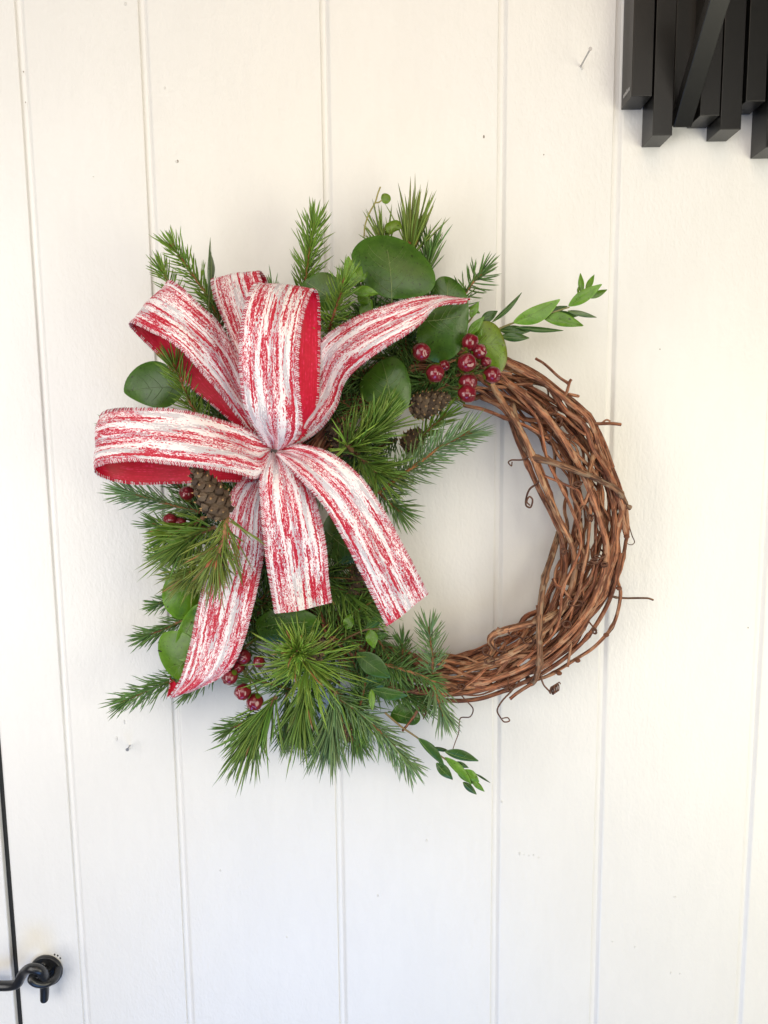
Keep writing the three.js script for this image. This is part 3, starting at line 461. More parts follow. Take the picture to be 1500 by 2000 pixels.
// outer sprigs
spruce('spruce sprig with orange stem rising above the upper left ribbon loop', [[425, 625, 0.05], [407, 582, 0.055], [372, 530, 0.06], [338, 482, 0.062]], { len: 40, n: 190, col: 'fresh', ang: 52, wood: [0.34, 0.13, 0.05], buds: 1 });
spruce('small spruce side twig poking out left of the upper left loop', [[345, 590, 0.05], [328, 548, 0.055], [318, 530, 0.055]], { len: 36, n: 60, col: 'fresh', ang: 50, buds: 1 });
spruce('upright spruce sprig standing alone above the bow', [[585, 620, 0.045], [597, 545, 0.05], [605, 490, 0.052], [613, 438, 0.052]], { len: 46, n: 250, col: 'fresh', ang: 50, wood: [0.3, 0.12, 0.045], buds: 3 });
spruce('bright spruce tip between the upright loop and the large round leaf', [[640, 660, 0.08], [647, 632, 0.095], [658, 595, 0.108], [672, 553, 0.115]], { len: 42, n: 150, col: 'fresh', ang: 58, wood: [0.26, 0.08, 0.04], buds: 1 });
spruce('sparse spruce tip above the tail of the ribbon, right of the round leaves', [[896, 615, 0.045], [908, 575, 0.05], [925, 550, 0.054], [938, 536, 0.056]], { len: 42, n: 60, col: 'spruce', ang: 62, spread: 26, rad: 0.00088, tuft: 10, wood: [0.3, 0.13, 0.06] });
spruce('spruce sprig between the left loop and the upper left loop', [[405, 830, 0.075], [376, 795, 0.08], [356, 750, 0.085], [340, 715, 0.088]], { len: 46, n: 150, col: 'fresh', ang: 56, wood: [0.28, 0.12, 0.05], buds: 1 });
spruce('spruce tip peeping out behind the end of the left ribbon loop', [[330, 850, 0.04], [270, 838, 0.04], [222, 828, 0.04]], { len: 32, n: 120, col: 'spruce', ang: 52 });
spruce('bluish spruce sprig under the left ribbon loop', [[390, 1000, 0.055], [330, 985, 0.06], [285, 972, 0.062], [246, 962, 0.062]], { len: 46, n: 170, col: 'blue', ang: 46, buds: 1 });
spruce('long spruce sprig pointing into the open middle of the wreath', [[740, 962, 0.055], [784, 928, 0.07], [820, 903, 0.078], [862, 872, 0.082], [911, 847, 0.082]], { len: 52, n: 270, col: 'blue', ang: 60, wood: [0.36, 0.15, 0.06], stemR: 0.002, buds: 2, halve: true });
spruce('greener spruce twig beside the dark cone above the wreath opening', [[790, 905, 0.05], [815, 862, 0.055], [842, 835, 0.058], [868, 812, 0.06]], { len: 40, n: 110, col: 'fresh', ang: 48, buds: 1 });
spruce('shaded spruce twig hanging into the wreath opening behind the ribbon tail', [[715, 935, 0.045], [740, 962, 0.048], [765, 985, 0.05], [778, 995, 0.05]], { len: 48, n: 110, col: 'spruce', ang: 56, buds: 1 });
spruce('little spruce twig left of the three round leaves', [[395, 1200, 0.05], [350, 1215, 0.05], [312, 1232, 0.05], [284, 1243, 0.05]], { len: 38, n: 140, col: 'spruce', ang: 44, buds: 1 });
spruce('dark spruce tip just above the three round leaves', [[390, 1160, 0.045], [345, 1170, 0.045], [308, 1180, 0.045]], { len: 34, n: 70, col: 'spruce', ang: 44, buds: 0 });
spruce('drooping spruce sprig below the curled tip of the ribbon', [[400, 1300, 0.05], [345, 1325, 0.052], [300, 1344, 0.054], [245, 1368, 0.054]], { len: 46, n: 230, col: 'spruce', ang: 48, buds: 1 });
spruce('short spruce twig under the ribbon tip', [[430, 1300, 0.04], [390, 1335, 0.045], [366, 1352, 0.045]], { len: 34, n: 70, col: 'spruce', ang: 46, buds: 0 });
spruce('pale blue spruce sprig at the foot of the wreath', [[640, 1350, 0.05], [690, 1383, 0.056], [724, 1412, 0.06], [765, 1452, 0.062], [798, 1490, 0.062]], { len: 50, n: 270, col: 'blue', ang: 52, droop: 0.22, buds: 1, rad: 0.00085 });
spruce('spruce twig with a bare brown stem beside the vine ends', [[700, 1290, 0.055], [752, 1298, 0.066], [800, 1312, 0.072], [842, 1328, 0.072]], { len: 38, n: 170, col: 'spruce', ang: 70, wood: [0.36, 0.17, 0.075], stemR: 0.0022, droop: 0.1 });
spruce('upright spruce tip at the lower end of the bare vines', [[845, 1318, 0.07], [845, 1290, 0.075], [841, 1258, 0.078], [838, 1233, 0.078]], { len: 46, n: 110, col: 'blue', ang: 52, buds: 1 });
spruce('hanging spruce tip at the lower end of the bare vines', [[846, 1332, 0.07], [852, 1356, 0.074], [860, 1380, 0.076], [866, 1395, 0.076]], { len: 50, n: 90, col: 'blue', ang: 40, buds: 1, wood: [0.36, 0.15, 0.06] });
spruce('small upright spruce twig beside the bare brown stem', [[780, 1310, 0.05], [786, 1285, 0.055], [786, 1255, 0.058]], { len: 34, n: 80, col: 'spruce', ang: 54, buds: 0 });
spruce('spruce twig tips at the lower left under the berries', [[520, 1390, 0.05], [480, 1410, 0.055], [448, 1425, 0.056]], { len: 40, n: 90, col: 'spruce', ang: 50, buds: 0 });
spruce('shaded spruce twig with thin stem beside the berries above the vines', [[800, 770, 0.045], [840, 765, 0.05], [880, 752, 0.052]], { len: 36, n: 90, col: 'spruce', ang: 62, buds: 0 });
spruce('shaded spruce twig below the red berries', [[850, 790, 0.035], [875, 775, 0.035], [892, 770, 0.035]], { len: 34, n: 60, col: 'spruce', ang: 55, buds: 0 });
// filler deep in the greenery
{
  const r = rng(4242);
  const zones = [
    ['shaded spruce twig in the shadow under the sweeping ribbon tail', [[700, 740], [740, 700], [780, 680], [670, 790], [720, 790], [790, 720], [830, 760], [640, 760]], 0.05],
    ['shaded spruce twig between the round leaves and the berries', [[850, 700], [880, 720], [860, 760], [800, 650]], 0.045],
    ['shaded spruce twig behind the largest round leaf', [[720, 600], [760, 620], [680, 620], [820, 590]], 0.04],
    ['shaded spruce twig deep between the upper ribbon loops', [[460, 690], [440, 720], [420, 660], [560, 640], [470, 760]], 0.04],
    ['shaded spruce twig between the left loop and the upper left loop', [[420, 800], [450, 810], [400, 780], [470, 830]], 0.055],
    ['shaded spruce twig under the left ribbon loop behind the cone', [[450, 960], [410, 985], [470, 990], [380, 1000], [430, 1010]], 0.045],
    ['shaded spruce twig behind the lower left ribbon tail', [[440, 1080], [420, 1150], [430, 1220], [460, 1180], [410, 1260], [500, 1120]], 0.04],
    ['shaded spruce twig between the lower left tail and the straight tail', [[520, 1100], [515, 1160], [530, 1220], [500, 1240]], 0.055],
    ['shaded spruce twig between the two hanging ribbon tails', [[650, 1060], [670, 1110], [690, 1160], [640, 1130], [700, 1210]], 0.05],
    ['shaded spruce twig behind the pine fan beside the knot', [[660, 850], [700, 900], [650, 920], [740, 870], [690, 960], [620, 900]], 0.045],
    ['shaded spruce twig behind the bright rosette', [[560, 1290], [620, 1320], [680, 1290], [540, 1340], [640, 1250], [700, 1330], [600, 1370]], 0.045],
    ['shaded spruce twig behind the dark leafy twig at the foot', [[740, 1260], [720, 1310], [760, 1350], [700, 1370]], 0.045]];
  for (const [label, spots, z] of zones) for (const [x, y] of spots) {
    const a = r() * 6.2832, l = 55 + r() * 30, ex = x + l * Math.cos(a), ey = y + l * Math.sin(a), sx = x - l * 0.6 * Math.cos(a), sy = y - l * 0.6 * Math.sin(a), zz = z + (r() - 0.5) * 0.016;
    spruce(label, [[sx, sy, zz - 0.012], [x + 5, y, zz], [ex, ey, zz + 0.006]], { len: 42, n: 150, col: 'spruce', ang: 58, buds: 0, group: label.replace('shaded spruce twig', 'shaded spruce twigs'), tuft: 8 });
  }
}
spruce('spruce twig filling the edge under the left loop, below the bluish one', [[400, 1030, 0.05], [350, 1035, 0.055], [305, 1025, 0.056]], { len: 40, n: 120, col: 'spruce', ang: 46, buds: 1 });
spruce('spruce twig beside the pointed leaf at the outer edge', [[410, 1090, 0.045], [360, 1090, 0.05], [320, 1082, 0.05]], { len: 40, n: 110, col: 'spruce', ang: 48, buds: 1 });
spruce('spruce twig hanging between the dark berries and the straight pine branch', [[560, 1350, 0.04], [560, 1395, 0.045], [556, 1440, 0.046]], { len: 42, n: 120, col: 'spruce', ang: 44, droop: 0.1, buds: 1 });
spruce('spruce twig hanging left of the pale blue spruce', [[650, 1370, 0.04], [680, 1410, 0.044], [700, 1452, 0.044]], { len: 44, n: 130, col: 'spruce', ang: 46, droop: 0.1, buds: 1 });
spruce('spruce twig below the hanging vine end spruce tip', [[760, 1340, 0.04], [795, 1362, 0.044], [826, 1378, 0.046]], { len: 40, n: 110, col: 'spruce', ang: 52, buds: 1 });
// pine
pine('pine needles hanging straight down under the middle of the rosette', [[600, 1330, 0.055], [592, 1372, 0.06], [588, 1400, 0.062]], { len: 98, n: 56, col: 'pine', ang: 32, spread: 18, gravity: 0.3, start: 0, buds: 0, tip: 0.3 });
pine('fan of long pine needles right of the bow knot', [[640, 895, 0.07], [677, 876, 0.085], [705, 862, 0.095], [735, 838, 0.1]], { len: 84, n: 70, col: 'pine', ang: 42, spread: 16, bias: [0.05, 0.42, 0.3], start: 0.2, buds: 0, wood: [0.1, 0.06, 0.035], brown: 0, tuft: 14 });
pine('loose pine needles spraying below the bow knot fan', [[690, 880, 0.07], [715, 905, 0.08], [738, 925, 0.084]], { len: 78, n: 46, col: 'pine', ang: 46, bias: [0.25, 0.1, 0.25], start: 0.1, buds: 0, brown: 0, tuft: 8 });
pine('few curled light pine needles beside the bow knot', [[688, 880, 0.09], [680, 872, 0.105], [676, 868, 0.112]], { len: 56, n: 5, col: 'pineBright', ang: 66, spread: 20, curl: 0.3, start: 0.3, buds: 0, brown: 0, tuft: 2, bias: [0, 0.1, 0.1] });
pine('drooping pine branch with orange buds hanging from the foreground cone', [[443, 1002, 0.118], [440, 1040, 0.128], [430, 1070, 0.132], [421, 1092, 0.132]], { len: 92, n: 50, col: 'olive', ang: 56, spread: 26, gravity: 0.35, start: 0.05, bias: [-0.05, 0, -0.2], curl: 0.12, rad: 0.0008, wood: [0.34, 0.17, 0.075], stemR: 0.0026, tip: 0.6, tuft: 16 });
pine('pine needles spraying out left below the foreground cone', [[420, 1030, 0.085], [390, 1042, 0.095], [360, 1060, 0.1]], { len: 88, n: 40, col: 'pine', ang: 40, spread: 24, rad: 0.0008, gravity: 0.2, start: 0.05, buds: 0, tip: 0.5, tuft: 16 });
pine('pine tuft above the three round leaves, pointing left', [[425, 1110, 0.08], [400, 1105, 0.088], [378, 1112, 0.09]], { len: 78, n: 32, col: 'olive', ang: 40, spread: 24, rad: 0.0008, gravity: 0.3, start: 0.05, buds: 1, tip: 0.5, tuft: 14 });
pine('pine tuft with needles fanned left under the round berries', [[400, 1010, 0.07], [365, 1030, 0.075], [335, 1040, 0.078]], { len: 60, n: 34, col: 'fresh', ang: 34, gravity: 0.12, start: 0.05, buds: 1, tip: 0.35, tuft: 12 });
pine('large bright pine rosette facing out below the hanging tails', [[610, 1310, 0.05], [602, 1298, 0.08], [590, 1285, 0.108], [580, 1272, 0.13]], { len: 104, n: 120, col: 'pineBright', ang: 80, angEnd: 30, spread: 30, start: 0.05, buds: 0, tip: 0.65, curl: 0.28, brown: 0.03, gravity: 0.05, tuft: 22, tuftAng: 48, rad: 0.00095, shortEnd: 0.5 });
pine('pine branch fanning down left under the rosette', [[540, 1360, 0.06], [515, 1395, 0.066], [492, 1432, 0.07]], { len: 104, n: 70, col: 'pine', ang: 34, spread: 16, gravity: 0.25, start: 0.0, buds: 1, tip: 0.25 });
pine('pine branch hanging straight down under the rosette', [[655, 1350, 0.055], [650, 1390, 0.06], [645, 1420, 0.064]], { len: 96, n: 80, col: 'blue', ang: 30, spread: 14, gravity: 0.3, start: 0.0, buds: 0, tip: 0.3 });
pine('dark pine needles hanging between rosette and blue spruce', [[640, 1340, 0.05], [680, 1372, 0.05], [690, 1400, 0.05]], { len: 92, n: 44, col: 'pine', ang: 34, gravity: 0.3, start: 0, buds: 0, tip: 0.2 });
pine('dark pine branch behind the hanging ribbon tails', [[600, 1110, 0.045], [650, 1140, 0.05], [700, 1175, 0.055]], { len: 90, n: 70, col: 'pine', ang: 50, start: 0, buds: 0, tip: 0.25, bias: [0, -0.2, 0.1] });
pine('dark pine needles standing behind the rosette', [[640, 1260, 0.045], [665, 1225, 0.05], [690, 1195, 0.05]], { len: 86, n: 56, col: 'pine', ang: 48, start: 0, buds: 0, tip: 0.3 });
pine('dark pine needles fanning behind the lower left tail', [[520, 1240, 0.04], [505, 1200, 0.045], [530, 1160, 0.05]], { len: 86, n: 60, col: 'pine', ang: 55, start: 0, buds: 0, tip: 0.1 });
pine('sparse upright pine tuft above the large round leaf', [[790, 545, 0.035], [797, 510, 0.04], [803, 482, 0.044]], { len: 104, n: 18, col: 'olive', ang: 26, spread: 16, start: 0.4, gravity: -0.25, buds: 2, tip: 0.4, tuft: 10, tuftAng: 26, curl: 0.12, brown: 0, rad: 0.001 });
pine('dark pine tuft beside the sparse upright one', [[825, 560, 0.035], [833, 530, 0.04], [838, 505, 0.042]], { len: 66, n: 16, col: 'spruce', ang: 24, start: 0.2, gravity: -0.2, buds: 0, tip: 0.2, tuft: 6, brown: 0 });
pine('olive pine tuft leaning left above the large round leaf', [[765, 535, 0.035], [755, 500, 0.04], [748, 478, 0.044]], { len: 66, n: 14, col: 'olive', ang: 30, start: 0.2, gravity: -0.2, buds: 0, tip: 0.4, tuft: 8, brown: 0 });

// ---------------------------------------------------------------- leaves
const leafMat = new THREE.MeshPhysicalMaterial({ vertexColors: true, roughness: 0.5, specularIntensity: 0.5 });
const leafMap = dataTex(512, 512, (u, v) => { const w = 0.02 * (vn(u, v, 8, 8, 71) - 0.5), r1 = Math.abs(vn(u + w, v - w, 24, 24, 72) - 0.5), r2 = Math.abs(vn(u, v, 60, 60, 73) - 0.5), net = Math.max(smooth(0.05, 0, r1), 0.7 * smooth(0.05, 0, r2)), m = 0.5 * vn(u, v, 5, 5, 74) + 0.5 * vn(u, v, 20, 20, 75), spot = smooth(0.86, 0.92, vn(u, v, 40, 40, 76)); return [lerp(190, 240, m) + 20 * net - 70 * spot, lerp(205, 240, m) + 15 * net - 90 * spot, lerp(180, 225, m) + 22 * net - 80 * spot]; }, true);
const leafBump = dataTex(256, 256, (u, v) => 0.6 * vn(u, v, 14, 14, 77) + 0.4 * (1 - smooth(0, 0.08, Math.abs(vn(u, v, 24, 24, 72) - 0.5))));
Object.assign(leafMat, { map: leafMap, bumpMap: leafBump, bumpScale: 0.00014, roughness: 0.35, specularIntensity: 0.9 });
const veinMat = new THREE.MeshStandardMaterial({ vertexColors: true, roughness: 0.5 });
const LC = { euc: [0.058, 0.135, 0.015], lime: [0.16, 0.26, 0.014], mid: [0.115, 0.24, 0.014], fresh: [0.16, 0.32, 0.032], myrtle: [0.05, 0.12, 0.02], grey: [0.14, 0.2, 0.11] };
let leafN = 0;
// outline in photo pixels, lying at distance z(px,py) from the wall: a thin closed leaf with veins
function leafMesh(parent, outline, zAt, { bulge = 0.004, col = 'euc', rim = null, axis = null, veins = 4, name = 'leaf', fold = 0, wavy = 0.001, vein = [0.2, 0.27, 0.09], ribR = 0.00042 } = {}) {
  const id = ++leafN, r = rng(500 + id * 7);
  const cv = new THREE.CatmullRomCurve3(outline.map(([x, y]) => V3(x, y, 0)), true, 'centripetal'), n = 44, O = []; for (let i = 0; i < n; i++) O.push(cv.getPoint(i / n));
  const C = O.reduce((a, b) => a.add(b), V3(0, 0, 0)).multiplyScalar(1 / n), K = 7, base = rgb(...LC[col]), rimC = rim ? rgb(...rim) : base.clone().multiplyScalar(1.6);
  const ax = axis ? V3(axis[1][0] - axis[0][0], axis[1][1] - axis[0][1], 0) : V3(0, 1, 0), al = ax.length(); ax.normalize();
  const px = V3(-ax.y, ax.x, 0), ph = r() * 6;
  const depth = (x, y, s) => { const d = axis ? ((x - axis[0][0]) * px.x + (y - axis[0][1]) * px.y) * PX(0.05) : 0, aa = axis ? ((x - axis[0][0]) * ax.x + (y - axis[0][1]) * ax.y) / al : 0; return zAt(x, y) + bulge * (1 - s * s) + fold * Math.abs(d) + wavy * Math.sin(aa * 7 + ph) * Math.sign(d) * s * s; };
  const s = new Soup(), th = 0.00022, idx = [[], []];
  for (const side of [0, 1]) for (let k = 0; k <= K; k++) {
    const f = k / K, row = []; for (let i = 0; i < (k ? n : 1); i++) {
      const x = lerp(C.x, O[i].x, f), y = lerp(C.y, O[i].y, f), p = P(x, y, Math.max(0.003, depth(x, y, f))); p.z += side ? -th : th;
      const m = 0.8 + 0.25 * vn(x / 200 % 1, y / 200 % 1, 12, 12, id) + 0.25 * vn(x / 200 % 1, y / 200 % 1, 60, 60, id + 9); let cc = rgb(base.r * m, base.g * m, base.b * m);
      if (rim && f > 0.8) cc.lerp(rimC, smooth(0.8, 1, f) * 0.8 * vn(i / n, 0.5, 6, 1, id)); else if (f > 0.99) cc.lerp(rimC, 0.6);
      row.push(s.v(p, V3(0, 0, side ? -1 : 1), cc, (p.x * Math.cos(ph) - p.y * Math.sin(ph)) / 0.055, (p.x * Math.sin(ph) + p.y * Math.cos(ph)) / 0.055));
    } idx[side].push(row);
  }
  let area = 0; for (let i = 0; i < n; i++) { const a = O[i], b = O[(i + 1) % n]; area += a.x * b.y - b.x * a.y; }
  const ccw = area < 0;                                      // pixel y runs down
  const T = (a, b, c, f) => (f ? s.tri(a, b, c) : s.tri(a, c, b));
  for (const side of [0, 1]) for (let k = 1; k <= K; k++) for (let i = 0; i < n; i++) { const j = (i + 1) % n, A = idx[side][k - 1], B = idx[side][k], f = ccw !== !!side; if (k === 1) T(A[0], B[i], B[j], f); else { T(A[i], B[i], B[j], f); T(A[i], B[j], A[j], f); } }
  for (let i = 0; i < n; i++) { const j = (i + 1) % n, A = idx[0][K], B = idx[1][K]; T(A[i], B[i], A[j], ccw); T(A[j], B[i], B[j], ccw); }
  const g = s.geo(true), m = part(parent, name, g, leafMat);
  if (axis) {
    const frac = (x, y) => { const a = Math.atan2(y - C.y, x - C.x), R = Math.hypot(x - C.x, y - C.y); let best = 1e9, R2 = 1; for (const o of O) { const da = Math.abs(Math.atan2(Math.sin(Math.atan2(o.y - C.y, o.x - C.x) - a), Math.cos(Math.atan2(o.y - C.y, o.x - C.x) - a))); if (da < best) { best = da; R2 = Math.hypot(o.x - C.x, o.y - C.y); } } return Math.min(1, R / R2); };
    const on = (x, y) => { const p = P(x, y, Math.max(0.003, depth(x, y, frac(x, y)))); p.z += 0.00035; return p; };
    const vs = new Soup(), vc = rgb(...vein); const [A, B] = axis, pts = []; for (let i = 0; i <= 10; i++) { const t = i / 10, sway = Math.sin(t * 3.1) * al * 0.03; pts.push(on(lerp(A[0], B[0], t) + px.x * sway, lerp(A[1], B[1], t) + px.y * sway)); }
    tube(vs, pts, (t) => ribR * (1.15 - t * 0.85), { seg: 20, sides: 5, color: vc });
    const vcs = vc.clone().lerp(base, 0.45);
    for (let k = 0; k < veins; k++) for (const sd of [-1, 1]) {
      const t0 = 0.1 + 0.62 * (k + 0.4 * r()) / veins, x0 = lerp(A[0], B[0], t0), y0 = lerp(A[1], B[1], t0), q = []; let x = x0, y = y0, an = Math.atan2(ax.y, ax.x) + sd * (0.95 + 0.2 * r());
      for (let i = 0; i < 7; i++) { if (frac(x, y) > 0.86 && i > 1) break; q.push(on(x, y)); x += Math.cos(an) * al * 0.075; y += Math.sin(an) * al * 0.075; an -= sd * 0.1; }
      if (q.length > 2) tube(vs, q, (t) => ribR * 0.7 * (1 - 0.6 * t), { seg: 10, sides: 4, color: vcs, closedEnds: false });
    }
    part(m, 'midrib', vs.geo(), veinMat);
  }
  return m;
}
const plane = (z0, x0 = 0, y0 = 0, gx = 0, gy = 0) => (x, y) => z0 + (x - x0) * gx + (y - y0) * gy;
function roundLeaf(label, outline, zAt, opt = {}) {
  const a = opt.axis ? opt.axis[0] : outline[0], b = P(a[0], a[1], zAt(...a)), th = thing('round_leaf', label, 'leaf', b);
  leafMesh(th, outline, zAt, { name: 'blade', ...opt });
  const e = opt.stalk || [a[0] + (a[0] - (opt.axis ? opt.axis[1][0] : a[0])) * 0.18, a[1] + (a[1] - (opt.axis ? opt.axis[1][1] : a[1])) * 0.18], s = new Soup();
  tube(s, [b.clone(), P(e[0], e[1], Math.max(0.006, zAt(...a) - 0.008))], 0.0008, { seg: 6, sides: 6, color: rgb(0.2, 0.26, 0.08) }); part(th, 'stalk', s.geo(), veinMat);
  return th;
}
const z2 = (a, ox, oy, s) => a.map(([x, y]) => [ox + x / s, oy + y / s]);
roundLeaf('largest round eucalyptus leaf, deep green, above the sweeping ribbon tail', z2([[568, 500], [600, 440], [660, 395], [740, 375], [830, 378], [920, 410], [1010, 470], [1080, 550], [1122, 630], [1125, 690], [1090, 750], [1000, 788], [900, 795], [840, 795], [760, 775], [690, 735], [635, 670], [590, 600]], 520, 350, 3.409), plane(0.072, 770, 530, 0.00003, 0.00012), { col: 'euc', axis: [[765, 584], [752, 466]], bulge: 0.006, stalk: [765, 602] });
roundLeaf('round dark green leaf partly under the tip of the sweeping tail', z2([[1345, 830], [1346, 950], [1330, 1050], [1290, 1140], [1220, 1200], [1150, 1222], [1080, 1200], [1020, 1140], [1000, 1060], [1012, 985], [1060, 905], [1150, 840], [1250, 800], [1320, 800]], 520, 350, 3.409), plane(0.083, 865, 640, 0.00004, -0.00006), { col: 'euc', axis: [[822, 628], [912, 614]], bulge: 0.005 });
roundLeaf('dark round leaf behind the tip of the sweeping tail', z2([[1090, 770], [1118, 690], [1160, 650], [1220, 652], [1290, 698], [1330, 760], [1345, 830], [1280, 900], [1180, 900], [1110, 850]], 520, 350, 3.409), plane(0.06), { col: 'euc', axis: [[872, 612], [872, 545]], bulge: 0.003 });
roundLeaf('very dark round leaf in the shadow under the sweeping tail', z2([[340, 600], [400, 530], [480, 465], [560, 450], [620, 500], [655, 600], [662, 680], [640, 760], [560, 800], [450, 770], [350, 700]], 600, 560, 3.26), plane(0.074, 755, 750, 0.00006, 0), { col: 'euc', axis: [[765, 800], [745, 702]], bulge: 0.006 });
roundLeaf('yellow green round leaf with a reddish rim behind the berries', z2([[150, 800], [200, 720], [260, 658], [330, 650], [400, 690], [450, 780], [482, 880], [487, 980], [462, 1050], [430, 1092], [340, 1060], [240, 1000], [170, 900]], 880, 480, 4.41), plane(0.055, 950, 680, 0.0001, 0), { col: 'lime', rim: [0.22, 0.1, 0.02], axis: [[918, 668], [985, 672]], bulge: 0.004 });
roundLeaf('grey green round leaf left of the bow, tip pointing at bare boards', z2([[246, 855], [262, 780], [330, 705], [420, 675], [500, 700], [575, 780], [592, 860], [540, 925], [470, 952], [400, 942], [320, 910], [262, 875]], 160, 480, 3), plane(0.06, 300, 750, 0.00012, 0), { col: 'euc', axis: [[352, 757], [246, 764]], bulge: 0.004, veins: 3, vein: [0.1, 0.15, 0.06] });
roundLeaf('round leaf topmost of the three beside the lower left tail', z2([[488, 1000], [505, 930], [560, 868], [640, 855], [700, 900], [735, 1000], [700, 1110], [612, 1166], [535, 1125], [500, 1070]], 170, 860, 3.333), plane(0.07), { col: 'mid', axis: [[375, 1150], [322, 1165]], bulge: 0.005, veins: 3 });
roundLeaf('curled bright round leaf tucked against the lower left tail', z2([[577, 1400], [585, 1270], [640, 1140], [720, 1068], [790, 1100], [780, 1250], [700, 1400], [625, 1438]], 170, 860, 3.333), plane(0.082, 370, 1240, 0.0002, 0), { col: 'mid', axis: [[372, 1218], [346, 1280]], bulge: -0.004, veins: 2 });
{
  const l = roundLeaf('lowest of the three round leaves, with small black scars', z2([[462, 1340], [488, 1262], [560, 1240], [650, 1262], [720, 1350], [690, 1470], [605, 1558], [540, 1525], [480, 1432]], 170, 860, 3.333), plane(0.075, 350, 1280, 0.00015, 0), { col: 'mid', axis: [[372, 1278], [340, 1320]], bulge: 0.004, veins: 2 });
  const scar = new THREE.MeshStandardMaterial({ color: rgb(0.015, 0.012, 0.008), roughness: 0.9 });
  for (const [x, y, w] of [[316, 1272, 5], [320, 1258, 3.5], [311, 1271, 3]]) { const g = new THREE.SphereGeometry(1, 8, 6).scale(w * 0.0005, 0.0008, 0.0004), c = P(x, y, 0.075 + (x - 350) * 0.00015 + 0.0016); g.translate(c.x, c.y, c.z); part(l, 'scar', g, scar); }
}
roundLeaf('round leaf half hidden behind the upright loop and bright spruce tip', z2([[230, 715], [300, 642], [360, 620], [430, 630], [490, 680], [520, 770], [460, 860], [350, 870], [260, 800]], 520, 350, 3.409), plane(0.07), { col: 'euc', axis: [[652, 590], [600, 552]], bulge: 0.003, veins: 3 });
roundLeaf('pale narrow leaf seen edge on beside the upper left spruce', z2([[1050, 215], [1042, 330], [1058, 420], [1090, 520], [1108, 620], [1095, 720], [1060, 850], [1045, 980], [1028, 980], [1015, 800], [1012, 620], [1025, 450], [1035, 330]], 250, 430, 6.522), plane(0.07, 410, 520, -0.0006, 0), { col: 'grey', axis: [[409, 580], [411, 470]], bulge: 0.002, veins: 0, stalk: [408, 612] });
roundLeaf('small dark half leaf hanging at the foot beside the vine ends', z2([[60, 720], [100, 660], [160, 660], [205, 700], [217, 735], [190, 765], [130, 760], [80, 745]], 740, 1130, 2.68), plane(0.045), { col: 'euc', axis: [[768, 1392], [818, 1405]], bulge: 0.003, veins: 2 });
roundLeaf('dark leaf in the gap between the two hanging tails', [[630, 1030], [650, 1000], [690, 1010], [715, 1050], [705, 1090], [665, 1100], [635, 1075]], plane(0.06), { col: 'euc', axis: [[640, 1040], [700, 1085]], bulge: 0.003, veins: 3 });
roundLeaf('dark leaf behind the end of the straight tail', [[500, 1215], [535, 1190], [590, 1190], [620, 1210], [600, 1245], [550, 1255], [510, 1245]], plane(0.065), { col: 'euc', axis: [[600, 1215], [510, 1225]], bulge: 0.003, veins: 3 });
{ // thin eucalyptus tip with tiny leaves
  const th = thing('eucalyptus_tip', 'thin yellowish twig with tiny round leaves above the large leaf', 'twig', P(712, 460, 0.05));
  const s = new Soup(), q = (a) => a.map((p) => P(...p)); tube(s, q([[711, 462, 0.05], [713, 440, 0.052], [722, 415, 0.054], [733, 395, 0.056], [738, 378, 0.057], [743, 365, 0.058]]), 0.0008, { seg: 24, sides: 6, color: rgb(0.3, 0.27, 0.08) }); tube(s, q([[733, 396, 0.056], [740, 395, 0.056], [746, 391, 0.056]]), 0.0007, { seg: 6, sides: 6, color: rgb(0.3, 0.27, 0.08) }); part(th, 'stem', s.geo(), veinMat);
  leafMesh(th, [[744, 388], [747, 379], [755, 378], [762, 383], [763, 391], [756, 398], [748, 396]], plane(0.056), { col: 'lime', bulge: 0.001, veins: 0 });
  leafMesh(th, [[752, 440], [764, 432], [776, 430], [784, 438], [783, 447], [772, 452], [762, 458], [754, 452]], plane(0.05), { col: 'lime', bulge: 0.002, veins: 0 });
}
// pointed leaves: base, tip, width in pixels
function lance(parent, a, b, w, opt = {}) {
  const dx = b[0] - a[0], dy = b[1] - a[1], l = Math.hypot(dx, dy), ux = dx / l, uy = dy / l, o = [], f = (t) => w / 2 * Math.pow(Math.sin(Math.PI * Math.pow(t, 0.85)), 0.9) , bow = (opt.bow || 0) * l;
  const at = (t, s) => { const c = bow * Math.sin(Math.PI * t); return [a[0] + dx * t - uy * (s * f(t) + c), a[1] + dy * t + ux * (s * f(t) + c)]; };
  for (let i = 0; i <= 9; i++) o.push(at(i / 9, 1)); for (let i = 8; i >= 1; i--) o.push(at(i / 9, -1));
  const z = (x, y) => lerp(a[2], b[2], clamp(((x - a[0]) * ux + (y - a[1]) * uy) / l, 0, 1));
  return leafMesh(parent, o, z, { axis: w > 9 ? [[a[0], a[1]], [lerp(a[0], b[0], 0.95), lerp(a[1], b[1], 0.95)]] : null, veins: w > 18 ? 3 : 0, bulge: opt.bulge ?? 0.0012, fold: opt.fold ?? 0.15, col: opt.col || 'myrtle', ribR: 0.0003, wavy: 0.0006, vein: opt.vein || [0.16, 0.26, 0.06], ...opt });
}
function leafySprig(label, stem, leaves, stemCol = [0.22, 0.2, 0.07], r0 = 0.0011) {
  const th = thing('leafy_sprig', label, 'sprig', P(...stem[0])), s = new Soup(); tube(s, stem.map((p) => P(...p)), (t) => r0 * (1 - 0.4 * t), { seg: 24, sides: 7, color: rgb(...stemCol) }); part(th, 'stem', s.geo(), veinMat);
  for (const [a, b, w, o] of leaves) lance(th, a, b, w, o || {}); return th;
}
const q6 = (x, y, z) => [880 + x / 4.41, 480 + y / 4.41, z];
